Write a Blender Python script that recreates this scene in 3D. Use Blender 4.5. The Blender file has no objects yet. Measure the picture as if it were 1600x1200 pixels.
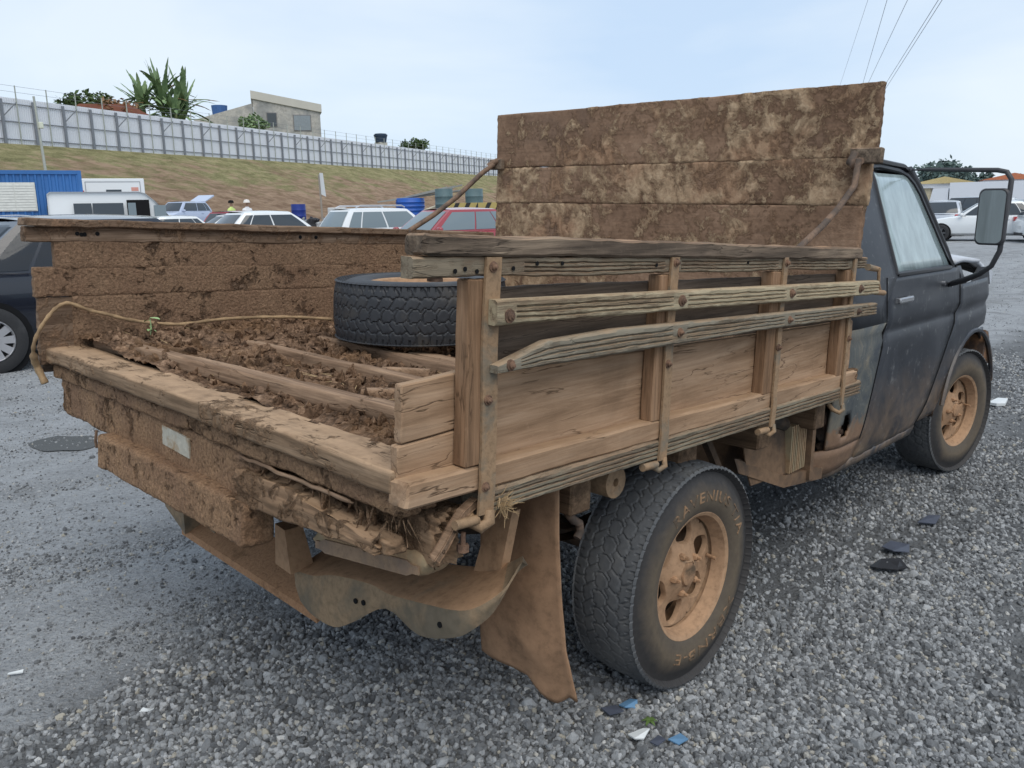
import bpy, bmesh, math, random
import numpy as np
from mathutils import Vector, Matrix, Euler, noise
R = math.radians
rnd = random.Random(11)
S = bpy.context.scene
COL = S.collection

# ------------------------------------------------------------------ camera
cam_d = bpy.data.cameras.new('camera')
cam_d.sensor_width = 36.0
cam_d.lens = 1319.37 / 1600 * 36
cam_d.clip_start = 0.05
cam_d.clip_end = 3000
cam = bpy.data.objects.new('camera', cam_d)
COL.objects.link(cam)
CAM = Vector((-0.9801, -2.2929, 1.453))
YAW, PIT, ROLL = 0.7647, -0.204, -0.019
fw = Vector((math.cos(YAW) * math.cos(PIT), math.sin(YAW) * math.cos(PIT), math.sin(PIT)))
rt = Vector((math.sin(YAW), -math.cos(YAW), 0))
up = rt.cross(fw)
r2 = rt * math.cos(ROLL) + up * math.sin(ROLL)
u2 = -rt * math.sin(ROLL) + up * math.cos(ROLL)
cam.matrix_world = Matrix(((r2.x, u2.x, -fw.x, CAM.x), (r2.y, u2.y, -fw.y, CAM.y), (r2.z, u2.z, -fw.z, CAM.z), (0, 0, 0, 1)))
S.camera = cam

# ------------------------------------------------------------------ sky, sun, exposure
SUN_EL, SUN_AZ = R(56), R(-118)         # soft sun behind thin overcast, behind and to the right of the camera
W = bpy.data.worlds.new('World')
S.world = W
W.use_nodes = True
wn = W.node_tree
wn.nodes.clear()
def WN(t, **p):
    n = wn.nodes.new(t)
    for k, v in p.items():
        setattr(n, k, v)
    return n
w_out = WN('ShaderNodeOutputWorld')
w_bg = WN('ShaderNodeBackground')
w_bg.inputs['Strength'].default_value = 0.1
w_sky = WN('ShaderNodeTexSky', sky_type='NISHITA', sun_disc=False)
w_sky.sun_elevation = SUN_EL
w_sky.sun_rotation = math.pi / 2 - SUN_AZ
w_tc = WN('ShaderNodeTexCoord')
w_map = WN('ShaderNodeMapping')
w_map.inputs['Scale'].default_value = (1.0, 1.0, 3.4)
wn.links.new(w_tc.outputs['Generated'], w_map.inputs['Vector'])
w_n1 = WN('ShaderNodeTexNoise')
w_n1.inputs['Scale'].default_value = 1.7
w_n1.inputs['Detail'].default_value = 5
w_n1.inputs['Roughness'].default_value = 0.5
w_n1.inputs['Distortion'].default_value = 0.3
wn.links.new(w_map.outputs[0], w_n1.inputs['Vector'])
w_r = WN('ShaderNodeValToRGB')
w_r.color_ramp.elements[0].position = 0.36
w_r.color_ramp.elements[0].color = (4.75, 6.0, 7.65, 1)
w_r.color_ramp.elements[1].position = 0.66
w_r.color_ramp.elements[1].color = (6.6, 7.35, 8.1, 1)
wn.links.new(w_n1.outputs['Fac'], w_r.inputs[0])
w_mix = WN('ShaderNodeMix', data_type='RGBA')
w_mix.inputs[0].default_value = 0.86
wn.links.new(w_sky.outputs[0], w_mix.inputs[6])
wn.links.new(w_r.outputs[0], w_mix.inputs[7])
wn.links.new(w_mix.outputs[2], w_bg.inputs['Color'])
wn.links.new(w_bg.outputs[0], w_out.inputs['Surface'])

sun_d = bpy.data.lights.new('sun', 'SUN')
sun_d.energy = 1.5
sun_d.angle = R(50)
sun_d.color = (1.0, 0.94, 0.84)
sun = bpy.data.objects.new('sun', sun_d)
COL.objects.link(sun)
sd = Vector((math.cos(SUN_EL) * math.cos(SUN_AZ), math.cos(SUN_EL) * math.sin(SUN_AZ), math.sin(SUN_EL)))
sun.rotation_euler = (-sd).to_track_quat('-Z', 'Y').to_euler()
S.view_settings.view_transform = 'Standard'
S.view_settings.look = 'None'
S.view_settings.exposure = 0.40
S.view_settings.gamma = 1.0
S.view_settings.use_curve_mapping = False
S.render.engine = 'CYCLES'

# ------------------------------------------------------------------ frames
TR, TP = 0.0178, 0.0139                 # the truck leans a little on the gravel
TM = Matrix.Rotation(TP, 3, 'Y') @ Matrix.Rotation(TR, 3, 'X')
TN = TM.col[2]
BETA = R(2.25)                          # the wooden bed slopes down towards the cab
BM = Matrix.Rotation(BETA, 3, 'Y')
BO = Vector((0, 0, 0.891))
def Bd(p):
    return BO + BM @ Vector(p)
def Idn(p):
    return Vector(p)
def ground_z(x, y):
    r = math.hypot(x - 2.0, y)
    k = min(1.0, max(0.0, (26 - r) / 19.0))
    k = k * k * (3 - 2 * k)
    z = -(TN.x * x + TN.y * y) / TN.z * k
    if y > 24:
        z += min(0.55, (y - 24) * 0.028)
    return z

# ------------------------------------------------------------------ mesh building
class MB:
    def __init__(s):
        s.v = []; s.f = []
    def add(s, vs, fs):
        n = len(s.v)
        s.v.extend(tuple(v) for v in vs)
        s.f.extend(tuple(i + n for i in f) for f in fs)
        return s
    def hexa(s, P):
        return s.add(P, [(3, 2, 1, 0), (4, 5, 6, 7), (0, 1, 5, 4), (1, 2, 6, 5), (2, 3, 7, 6), (3, 0, 4, 7)])
    def bx(s, x0, x1, y0, y1, z0, z1):
        return s.hexa([(x0, y0, z0), (x1, y0, z0), (x1, y1, z0), (x0, y1, z0), (x0, y0, z1), (x1, y0, z1), (x1, y1, z1), (x0, y1, z1)])
    def tube(s, path, r, n=8, cap=True, sq=False):
        P = [Vector(p) for p in path]
        rr = r if isinstance(r, (list, tuple)) else [r] * len(P)
        rings = []
        prev = None
        for i, p in enumerate(P):
            t = (P[min(i + 1, len(P) - 1)] - P[max(i - 1, 0)]).normalized()
            if prev is None:
                a = Vector((0, 0, 1)) if abs(t.z) < 0.9 else Vector((1, 0, 0))
                u = t.cross(a).normalized()
            else:
                u = (prev - t * prev.dot(t)).normalized()
            w = t.cross(u)
            prev = u
            rings.append([p + (u * math.cos(2 * math.pi * (k + .5) / n) + w * math.sin(2 * math.pi * (k + .5) / n)) * rr[i] for k in range(n)])
        vs = [v for q in rings for v in q]
        fs = []
        for i in range(len(P) - 1):
            for k in range(n):
                a, b = i * n + k, i * n + (k + 1) % n
                fs.append((a, b, b + n, a + n))
        if cap:
            fs.append(tuple(range(n - 1, -1, -1)))
            fs.append(tuple((len(P) - 1) * n + k for k in range(n)))
        return s.add(vs, fs)
    def lathe(s, prof, n=32, M=None, closed=False):
        """prof: list of (radius, height along local z)"""
        vs = []; fs = []
        m = len(prof)
        for k in range(n):
            a = 2 * math.pi * k / n
            for (r, h) in prof:
                p = Vector((r * math.cos(a), r * math.sin(a), h))
                vs.append(M @ p if M else p)
        for k in range(n):
            k2 = (k + 1) % n
            for j in range(m if closed else m - 1):
                j2 = (j + 1) % m
                fs.append((k * m + j, k2 * m + j, k2 * m + j2, k * m + j2))
        return s.add(vs, fs)
    def grid(s, fn, nu, nv, thick=None):
        vs = [fn(i / nu, j / nv) for i in range(nu + 1) for j in range(nv + 1)]
        fs = [(i * (nv + 1) + j, (i + 1) * (nv + 1) + j, (i + 1) * (nv + 1) + j + 1, i * (nv + 1) + j + 1) for i in range(nu) for j in range(nv)]
        return s.add(vs, fs)
    def prism(s, poly, d):
        """poly: list of 3-D points, d: extrusion vector"""
        n = len(poly); d = Vector(d)
        vs = [Vector(p) for p in poly] + [Vector(p) + d for p in poly]
        fs = [tuple(range(n - 1, -1, -1)), tuple(range(n, 2 * n))] + [(i, (i + 1) % n, n + (i + 1) % n, n + i) for i in range(n)]
        return s.add(vs, fs)
    def board(s, O, U, V, Wv, nu=1, nv=1, nw=1, ch=0.004, amp=0.0, fr=9.0, ends=0.0, seed=0, fn=None):
        """chamfered, subdivided plank from corner O along U, V, W; amp = wear, ends = ragged ends along U"""
        O, U, V, Wv = Vector(O), Vector(U), Vector(V), Vector(Wv)
        def ts(L, n):
            c = min(ch, L * .3)
            return [0.0] + [c + (L - 2 * c) * i / n for i in range(n + 1)] + [L]
        Ls = (U.length, V.length, Wv.length)
        A = [ts(L, n) for L, n in zip(Ls, (nu, nv, nw))]
        D = (U.normalized(), V.normalized(), Wv.normalized())
        N = [len(a) for a in A]
        idx = {}; vs = []
        sv = Vector((seed * 3.7, seed * 1.3, seed * 2.1))
        def vid(i, j, k):
            q = (i, j, k)
            if q in idx:
                return idx[q]
            c = [A[0][i], A[1][j], A[2][k]]
            ex = [q[a] in (0, N[a] - 1) for a in range(3)]
            if sum(ex) >= 2:
                for a in range(3):
                    if ex[a]:
                        cc = min(ch, Ls[a] * .3) * .55
                        c[a] += cc if q[a] == 0 else -cc
            p = O + D[0] * c[0] + D[1] * c[1] + D[2] * c[2]
            if amp or ends:
                f = noise.noise_vector(p * fr + sv) + noise.noise_vector(p * fr * 2.7 + sv) * .5
                p = p + f * amp
                if ends:
                    e = min(c[0], Ls[0] - c[0])
                    kk = max(0.0, 1 - e / (ends * 2.5))
                    sg = 1 if c[0] < Ls[0] / 2 else -1
                    p = p + D[0] * sg * kk * ends * (0.5 + noise.noise(Vector((c[1] * 55, c[2] * 55, seed * 5 + sg))) * .9)
            if fn:
                p = fn(p)
            idx[q] = len(vs)
            vs.append(p)
            return idx[q]
        fs = []
        for a, b, c in ((0, 1, 2), (1, 2, 0), (2, 0, 1)):
            for e in (0, N[c] - 1):
                for i in range(N[a] - 1):
                    for j in range(N[b] - 1):
                        q = []
                        for di, dj in ((0, 0), (1, 0), (1, 1), (0, 1)):
                            t = [0, 0, 0]
                            t[a] = i + di; t[b] = j + dj; t[c] = e
                            q.append(vid(*t))
                        fs.append(tuple(q) if e else tuple(reversed(q)))
        return s.add(vs, fs)

ORG = {}
def link(o, parent=None):
    COL.objects.link(o)
    if parent:
        o.parent = parent
    return o
def obj(name, mb, mat, parent=None, xf=None, smooth=None, label=None, recalc=True, origin=None):
    """links the collected shape as ONE mesh object whose origin sits inside it"""
    vs = mb.v if xf is None else [tuple(xf(v)) for v in mb.v]
    a = np.array(vs, dtype=np.float64)
    if origin is None:
        lo, hi = a.min(0), a.max(0)
        origin = Vector(((lo[0] + hi[0]) / 2, (lo[1] + hi[1]) / 2, (lo[2] + hi[2]) / 2))
    else:
        origin = Vector(origin)
    a = a - np.array(origin)
    me = bpy.data.meshes.new(name)
    me.from_pydata(a.tolist(), [], mb.f)
    if recalc:
        bm = bmesh.new(); bm.from_mesh(me)
        bmesh.ops.recalc_face_normals(bm, faces=bm.faces)
        bm.to_mesh(me); bm.free()
    if smooth is not None:
        me.polygons.foreach_set('use_smooth', [True] * len(me.polygons))
        if smooth < 180:
            me.set_sharp_from_angle(angle=R(smooth))
    if mat:
        me.materials.append(mat)
    o = bpy.data.objects.new(name, me)
    po = ORG.get(parent, Vector((0, 0, 0))) if parent else Vector((0, 0, 0))
    ORG[o] = origin
    o.location = origin - po
    if label:
        o['label'] = label
    return link(o, parent)
def twin(o, shift, parent=None, mat=None):
    """a copy of a part set down elsewhere on the same thing, sharing its mesh"""
    c = o.copy()
    par = parent or o.parent
    ORG[c] = ORG[o] + Vector(shift)
    c.location = ORG[c] - ORG.get(par, Vector((0, 0, 0)))
    COL.objects.link(c)
    c.parent = par
    return c
def thing(name, label, cat, loc=(0, 0, 0), rotz=0.0, group=None):
    o = bpy.data.objects.new(name, None)
    o.empty_display_size = .2
    COL.objects.link(o)
    o.location = loc
    o.rotation_euler = (0, 0, rotz)
    o['label'] = label; o['category'] = cat
    if group:
        o['group'] = group
    ORG[o] = Vector((0, 0, 0))
    return o
def tag(o, label, cat, group=None):
    o['label'] = label; o['category'] = cat
    if group:
        o['group'] = group
    return o
def kind(o, k):
    o['kind'] = k
    return o

# ------------------------------------------------------------------ materials
class NT:
    def __init__(s, name, rough=.8, spec=.3, metal=0.0, col=None):
        s.m = bpy.data.materials.new(name)
        s.m.use_nodes = True
        s.t = s.m.node_tree
        s.b = s.t.nodes['Principled BSDF']
        s.o = s.t.nodes['Material Output']
        s.b.inputs['Roughness'].default_value = rough
        s.b.inputs['Specular IOR Level'].default_value = spec
        s.b.inputs['Metallic'].default_value = metal
        if col is not None:
            s.set(s.b.inputs['Base Color'], col)
    def set(s, sock, v):
        if isinstance(v, bpy.types.NodeSocket):
            s.t.links.new(v, sock)
        elif isinstance(v, (tuple, list)) and len(v) == 3 and sock.type == 'RGBA':
            sock.default_value = (*v, 1)
        else:
            sock.default_value = v
    def n(s, t, ins=None, **p):
        n = s.t.nodes.new(t)
        for k, v in p.items():
            setattr(n, k, v)
        for k, v in (ins or {}).items():
            s.set(n.inputs[k], v)
        return n
    def vec(s, rand=True, src='Object'):
        c = s.n('ShaderNodeTexCoord').outputs[src]
        if not rand:
            return c
        q = s.n('ShaderNodeObjectInfo').outputs['Random']
        m = s.n('ShaderNodeMath', {0: q, 1: 61.7}, operation='MULTIPLY').outputs[0]
        cx = s.n('ShaderNodeCombineXYZ', {0: m, 1: m, 2: m}).outputs[0]
        return s.n('ShaderNodeVectorMath', {0: c, 1: cx}, operation='ADD').outputs[0]
    def sc(s, v, k):
        return s.n('ShaderNodeVectorMath', {0: v, 1: k}, operation='MULTIPLY').outputs[0]
    def noise(s, v, scale, det=6, rough=.55, dist=0.0, col=False):
        q = s.n('ShaderNodeTexNoise', {'Vector': v, 'Scale': scale, 'Detail': det, 'Roughness': rough, 'Distortion': dist})
        return q.outputs['Color' if col else 'Fac']
    def vor(s, v, scale, feature='F1', out='Distance', rand=1.0):
        return s.n('ShaderNodeTexVoronoi', {'Vector': v, 'Scale': scale, 'Randomness': rand}, feature=feature).outputs[out]
    def ramp(s, f, st, interp='LINEAR'):
        q = s.n('ShaderNodeValToRGB', {0: f})
        cr = q.color_ramp
        cr.interpolation = interp
        while len(cr.elements) < len(st):
            cr.elements.new(.5)
        for e, (p, c) in zip(cr.elements, st):
            e.position = p
            e.color = (c, c, c, 1) if isinstance(c, (int, float)) else (*c, 1)
        return q.outputs[0]
    def mix(s, f, a, b, mode='MIX'):
        q = s.n('ShaderNodeMix', {0: f, 6: a, 7: b}, data_type='RGBA', blend_type=mode)
        return q.outputs[2]
    def math(s, op, a, b=0.0, clamp=False):
        return s.n('ShaderNodeMath', {0: a, 1: b}, operation=op, use_clamp=clamp).outputs[0]
    def bump(s, h, strength=.5, dist=.01):
        q = s.n('ShaderNodeBump', {'Height': h, 'Strength': strength, 'Distance': dist})
        s.set(s.b.inputs['Normal'], q.outputs[0])
        return s
    def color(s, c):
        s.set(s.b.inputs['Base Color'], c)
        return s
    def topness(s):
        g = s.n('ShaderNodeNewGeometry').outputs['Normal']
        return s.n('ShaderNodeSeparateXYZ', {0: g}).outputs[2]

def plain(name, col, rough=.6, spec=.3, metal=0.0, var=.25, scale=6.0, bump=0.0):
    m = NT(name, rough, spec, metal)
    v = m.vec()
    f = m.noise(v, scale, 6, .6)
    m.color(m.mix(f, tuple(c * (1 - var) for c in col), tuple(min(1, c * (1 + var)) for c in col)))
    if bump:
        m.bump(m.noise(v, scale * 9, 5, .6), bump, .004)
    return m.m

def warm(c):
    return (min(1, c[0] * 1.0), c[1] * .955, c[2] * .92)

def wood(name, axis, cols, mud=None, cover=.0, mscale=7.0, rough=.85, bump=.6, disp=0.0, paint=None, pcover=.6, dust=None, stain=.35, crack=.5, streak=.55):
    """weathered timber: grain along the axis, checks, stains, optional crust of dried mud or old flaking paint"""
    cols = [warm(c) for c in cols]
    mud = warm(mud) if mud else None
    dust = warm(dust) if dust else None
    m = NT(name, rough, .2)
    v = m.vec()
    k = {'x': (1, 11, 11), 'y': (11, 1, 11), 'z': (11, 11, 1)}[axis]
    k2 = {'x': (2.5, 90, 90), 'y': (90, 2.5, 90), 'z': (90, 90, 2.5)}[axis]
    k3 = {'x': (.8, 7, 7), 'y': (7, .8, 7), 'z': (7, 7, .8)}[axis]
    g = m.noise(m.sc(v, k), 2.2, 8, .62, .5)
    fine = m.noise(m.sc(v, k2), 1.6, 5, .6)
    base = m.ramp(g, [(.36, cols[0]), (.5, cols[1]), (.64, cols[2])])
    base = m.mix(m.ramp(fine, [(.40, 0.0), (.66, streak)]), base, tuple(c * .5 for c in cols[0]))
    spk = m.noise(v, 70, 4, .7)
    base = m.mix(m.ramp(spk, [(.58, 0.0), (.75, .18)]), base, tuple(min(1, c * 1.25) for c in cols[2]))
    st = m.noise(v, 3.1, 6, .6, .6)
    base = m.mix(m.ramp(st, [(.48, 0.0), (.75, stain)]), base, tuple(c * .4 for c in cols[0]))
    cn = m.noise(m.sc(v, k3), 2.6, 4, .5, .4)
    cr = m.ramp(m.math('ABSOLUTE', m.math('SUBTRACT', cn, .5)), [(.0, 1.0), (.004, .6), (.010, 0.0)])
    gate = m.ramp(m.noise(v, 5.0, 3), [(.47, 0.0), (.57, 1.0)])
    cr = m.math('MULTIPLY', cr, gate)
    base = m.mix(m.math('MULTIPLY', cr, crack * 1.5, True), base, tuple(c * .5 for c in cols[0]))
    h = m.math('ADD', m.math('MULTIPLY', g, .35), m.math('MULTIPLY', fine, .25))
    h = m.math('SUBTRACT', h, m.math('MULTIPLY', cr, crack))
    rgh = rough
    if paint:
        pn = m.noise(m.sc(v, k), 1.9, 9, .72, .3)
        pm = m.ramp(m.math('ADD', m.math('MULTIPLY', pn, .75), m.math('MULTIPLY', m.noise(v, 26, 6, .7), .25)), [(1 - pcover - .1, 0.0), (1 - pcover, 1.0)])
        pc = m.mix(m.noise(v, 11, 6, .65), tuple(c * .62 for c in paint), paint)
        base = m.mix(pm, base, pc)
        h = m.math('ADD', h, m.math('MULTIPLY', pm, .3))
    if mud:
        big = m.noise(m.sc(v, (1, 1, 1)), mscale, 11, .66, .35)
        med = m.noise(v, mscale * 4.3, 9, .65, .8)
        f = m.math('ADD', m.math('MULTIPLY', big, .62), m.math('MULTIPLY', med, .38))
        mask = m.ramp(f, [(1 - cover - .05, 0.0), (1 - cover + .035, 1.0)])
        fl = m.noise(v, mscale * 11, 8, .72, .5)
        mc = m.ramp(fl, [(.32, tuple(c * .42 for c in mud)), (.46, tuple(c * .82 for c in mud)), (.62, tuple(min(1, c * 1.22) for c in mud))])
        hue = m.noise(v, mscale * .7, 4, .6)
        mc = m.mix(m.ramp(hue, [(.4, 0.0), (.65, .55)]), mc, m.mix(fl, (.12, .068, .042), (.33, .195, .125)))
        base = m.mix(mask, base, mc)
        crust = m.math('ADD', m.math('MULTIPLY', f, .8), m.math('MULTIPLY', fl, .75))
        h = m.mix(mask, m.math('MULTIPLY', h, .45), crust)
    if dust:
        t = m.ramp(m.topness(), [(.55, 0.0), (.95, .8)])
        dn = m.ramp(m.noise(v, 16, 7, .65), [(.3, .25), (.62, 1.0)])
        base = m.mix(m.math('MULTIPLY', t, dn), base, dust)
    m.color(base)
    m.bump(h, bump, .012)
    if disp:
        d = m.n('ShaderNodeDisplacement', {'Height': h, 'Midlevel': .45, 'Scale': disp})
        m.t.links.new(d.outputs[0], m.o.inputs['Displacement'])
        m.m.displacement_method = 'BOTH'
    return m.m

MUD = (.36, .245, .15)
MAT = {}
def head_mat():
    """smooth red-brown dried slurry on old boards, with flaking tan crusts gathered in regions"""
    m = NT('head_wood', .9, .15)
    v = m.vec()
    sm = m.noise(m.sc(v, (1, .5, 1)), 3.2, 8, .6, .4)
    fine = m.noise(v, 34, 8, .7)
    grain = m.noise(m.sc(v, (60, 2, 60)), 1.5, 5, .6)
    base = m.ramp(m.math('ADD', m.math('MULTIPLY', sm, .6), m.math('MULTIPLY', fine, .4)), [(.36, (.15, .09, .058)), (.48, (.235, .146, .094)), (.58, (.305, .195, .128)), (.68, (.37, .25, .166))])
    base = m.mix(m.ramp(grain, [(.5, 0.0), (.7, .35)]), base, (.09, .058, .042))
    wet = m.ramp(m.noise(v, 2.1, 5, .6, .8), [(.56, 0.0), (.68, .5)])
    base = m.mix(wet, base, (.15, .103, .078))
    reg = m.noise(v, 1.9, 4, .55, .6)
    fl = m.noise(v, 7.5, 13, .76, .2)
    f = m.math('ADD', m.math('MULTIPLY', fl, .72), m.math('MULTIPLY', reg, .36))
    mask = m.ramp(f, [(.54, 0.0), (.568, 1.0)])
    shade = m.noise(v, 30, 8, .72, .4)
    tan = m.ramp(shade, [(.34, (.25, .165, .102)), (.5, (.40, .277, .174)), (.64, (.52, .378, .247))])
    red = m.ramp(m.noise(v, 4.4, 4), [(.5, 0.0), (.62, .7)])
    tan = m.mix(red, tan, m.mix(shade, (.21, .115, .07), (.45, .27, .165)))
    col = m.mix(mask, base, tan)
    m.color(col)
    lift = m.ramp(f, [(.52, 0.0), (.60, .7), (.75, 1.0)])
    h = m.math('ADD', m.math('MULTIPLY', lift, .5), m.math('ADD', m.math('MULTIPLY', shade, .32), m.math('MULTIPLY', m.math('ADD', fine, sm), .25)))
    m.bump(h, 1.0, .011)
    d = m.n('ShaderNodeDisplacement', {'Height': h, 'Midlevel': .5, 'Scale': .007})
    m.t.links.new(d.outputs[0], m.o.inputs['Displacement'])
    m.m.displacement_method = 'BOTH'
    return m.m
MAT['head_wood'] = head_mat()
MAT['left_wood'] = wood('left_wood', 'x', [(.15, .10, .068), (.205, .138, .096), (.255, .177, .126)], mud=(.32, .212, .137), cover=.59, mscale=9.0, bump=1.0, disp=.009)
MAT['left_bare'] = wood('left_bare', 'x', [(.15, .10, .068), (.235, .165, .115), (.32, .235, .17)], mud=(.28, .185, .118), cover=.45, mscale=7, bump=.8, crack=.8)
MAT['gate_wood'] = wood('gate_wood', 'x', [(.265, .17, .104), (.375, .25, .158), (.455, .318, .212)], rough=.8, bump=.35, stain=.4, crack=.7, streak=.28, dust=(.4, .28, .18))
MAT['gate_dark'] = wood('gate_dark', 'x', [(.10, .075, .058), (.15, .115, .088), (.2, .155, .12)], rough=.85, bump=.3, stain=.3)
MAT['post_wood'] = wood('post_wood', 'z', [(.2, .122, .072), (.295, .184, .11), (.37, .24, .15)], rough=.85, bump=.4, stain=.4)
MAT['cap_wood'] = wood('cap_wood', 'x', [(.10, .078, .06), (.19, .148, .112), (.29, .23, .17)], rough=.85, bump=.6, stain=.3, dust=(.42, .27, .17), crack=.6)
MAT['rail_wood'] = wood('rail_wood', 'x', [(.12, .09, .065), (.2, .15, .105), (.3, .22, .15)], rough=.85, bump=.6, paint=(.295, .24, .17), pcover=.48, stain=.4, dust=(.42, .28, .18))
MAT['slat_cream'] = wood('slat_cream', 'x', [(.16, .12, .08), (.26, .2, .135), (.36, .28, .19)], rough=.8, bump=.6, paint=(.47, .39, .26), pcover=.49, stain=.3, dust=(.42, .31, .2))
MAT['slat_grey'] = wood('slat_grey', 'x', [(.14, .105, .07), (.23, .175, .12), (.32, .245, .165)], rough=.8, bump=.6, paint=(.285, .25, .19), pcover=.50, stain=.3, dust=(.40, .29, .19))
MAT['base_wood'] = wood('base_wood', 'x', [(.12, .095, .07), (.2, .155, .11), (.3, .235, .17)], rough=.85, bump=.6, paint=(.27, .235, .17), pcover=.44, stain=.4, dust=(.38, .27, .18))
MAT['sill_wood'] = wood('sill_wood', 'y', [(.17, .115, .072), (.26, .18, .115), (.37, .265, .175)], mud=(.33, .215, .13), cover=.42, mscale=5, bump=.7, disp=.008, dust=(.47, .33, .215), crack=.9)
MAT['rear_mud'] = wood('rear_mud', 'y', [(.20, .125, .075), (.29, .185, .112), (.38, .255, .16)], mud=(.39, .25, .15), cover=.58, mscale=9, bump=1.0, disp=.007, crack=.6)
MAT['rot_wood'] = wood('rot_wood', 'y', [(.2, .13, .08), (.29, .19, .117), (.38, .258, .162)], mud=(.33, .215, .13), cover=.46, mscale=5, bump=.9, disp=.009, crack=1.0, dust=(.40, .27, .168))
MAT['bearer_wood'] = wood('bearer_wood', 'y', [(.12, .078, .048), (.19, .125, .078), (.26, .175, .11)], mud=(.28, .18, .11), cover=.4, mscale=6, bump=.5)
MAT['floor_rail'] = wood('floor_rail', 'y', [(.21, .138, .09), (.31, .21, .14), (.40, .28, .19)], mud=(.27, .175, .11), cover=.34, mscale=8, bump=.7, disp=.008)

def mud_metal(name, mud=(.34, .215, .13), bare=(.16, .15, .125), cover=.6, rough=.85, scale=4.0, bump=.35):
    mud = warm(mud)
    m = NT(name, rough, .25)
    v = m.vec()
    f = m.noise(v, scale, 9, .62, .4)
    mask = m.ramp(f, [(1 - cover - .09, 0.0), (1 - cover + .06, 1.0)])
    fn = m.noise(v, scale * 9, 7, .65)
    mc = m.ramp(fn, [(.25, tuple(c * .62 for c in mud)), (.5, mud), (.75, tuple(min(1, c * 1.2) for c in mud))])
    bc = m.mix(m.noise(v, scale * 5, 6, .6), tuple(c * .55 for c in bare), tuple(c * 1.3 for c in bare))
    m.color(m.mix(mask, bc, mc))
    h = m.math('ADD', m.math('MULTIPLY', mask, .5), m.math('MULTIPLY', fn, .5))
    m.bump(h, bump, .006)
    return m.m
MAT['bumper'] = mud_metal('bumper', (.37, .235, .14), (.24, .19, .13), .62, bump=.3)
MAT['bumper_face'] = mud_metal('bumper_face', (.27, .2, .128), (.17, .14, .10), .5, scale=6, bump=.3)
MAT['bumper_step'] = mud_metal('bumper_step', (.37, .215, .12), (.22, .12, .06), .62, scale=12, bump=.9)
MAT['rim'] = mud_metal('rim', (.375, .243, .15), (.28, .17, .10), .66, rough=.8, scale=5, bump=.15)
MAT['rim_hub'] = mud_metal('rim_hub', (.38, .235, .14), (.12, .08, .05), .6, scale=9)
MAT['flap'] = mud_metal('flap', (.33, .205, .125), (.165, .13, .095), .62, scale=3.2, bump=.3)
MAT['chassis'] = mud_metal('chassis', (.15, .098, .064), (.05, .04, .032), .5)
MAT['underbox'] = mud_metal('underbox', (.21, .135, .083), (.10, .07, .05), .5)
MAT['strap'] = mud_metal('strap', (.30, .205, .125), (.19, .165, .125), .58, rough=.7, scale=9, bump=.3)
MAT['rod'] = mud_metal('rod', (.2, .135, .095), (.1, .075, .06), .5, rough=.75, scale=12)
MAT['bolt'] = mud_metal('bolt', (.21, .13, .088), (.10, .062, .045), .5, scale=20)
MAT['plate'] = mud_metal('plate', (.34, .25, .15), (.5, .47, .39), .45, rough=.6, scale=14, bump=.2)
MAT['lamp_bar'] = mud_metal('lamp_bar', (.36, .25, .15), (.33, .27, .17), .55, scale=5, bump=.2)
MAT['lamp_face'] = mud_metal('lamp_face', (.29, .2, .13), (.2, .145, .11), .55, rough=.5, scale=6, bump=.2)
MAT['rope'] = mud_metal('rope', (.36, .255, .15), (.26, .175, .1), .5, scale=14)
MAT['bark_rust'] = mud_metal('bark_rust', (.25, .14, .08), (.09, .06, .045), .5, scale=11, bump=.5)
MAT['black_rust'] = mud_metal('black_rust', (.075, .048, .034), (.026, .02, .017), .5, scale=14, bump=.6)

def rubber(name, c=(.062, .064, .068), dust=(.2, .185, .165), cover=.4, rough=.75):
    m = NT(name, rough, .35)
    v = m.vec()
    f = m.noise(v, 5.5, 9, .65, .4)
    fn = m.noise(v, 60, 5, .6)
    b = m.mix(fn, tuple(x * .7 for x in c), tuple(x * 1.35 for x in c))
    m.color(m.mix(m.ramp(f, [(.62 - cover * .4, 0.0), (.85 - cover * .2, .7)]), b, dust))
    m.bump(fn, .25, .002)
    return m.m
MAT['tyre'] = rubber('tyre', (.085, .088, .093), (.20, .195, .185), .5)
def sidewall():
    m = NT('tyre_side', .7, .35)
    v = m.vec(False)
    s = m.n('ShaderNodeSeparateXYZ', {0: v})
    r_ = m.math('SQRT', m.math('ADD', m.math('MULTIPLY', s.outputs[0], s.outputs[0]), m.math('MULTIPLY', s.outputs[2], s.outputs[2])))
    f = m.noise(v, 9, 8, .65, .4)
    fn = m.noise(v, 60, 5, .6)
    b = m.mix(fn, (.022, .021, .023), (.05, .048, .048))
    ring = m.ramp(m.math('ADD', r_, m.math('MULTIPLY', m.math('SUBTRACT', f, .5), .10)), [(.20, .45), (.25, .75), (.275, .42), (.305, .04)])
    m.color(m.mix(ring, b, m.mix(fn, (.115, .085, .056), (.19, .145, .095))))
    m.bump(fn, .25, .002)
    return m.m
MAT['tyre_side'] = sidewall()
MAT['tyre_dusty'] = rubber('tyre_dusty', (.13, .105, .075), (.23, .17, .11), .5)
MAT['spare'] = rubber('spare', (.034, .036, .041), (.12, .1, .075), .28, .55)
MAT['letters'] = mud_metal('letters', (.29, .19, .115), (.12, .09, .065), .5, scale=20)
MAT['car_tyre'] = rubber('car_tyre', (.03, .03, .032), (.1, .1, .1), .2)

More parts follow.
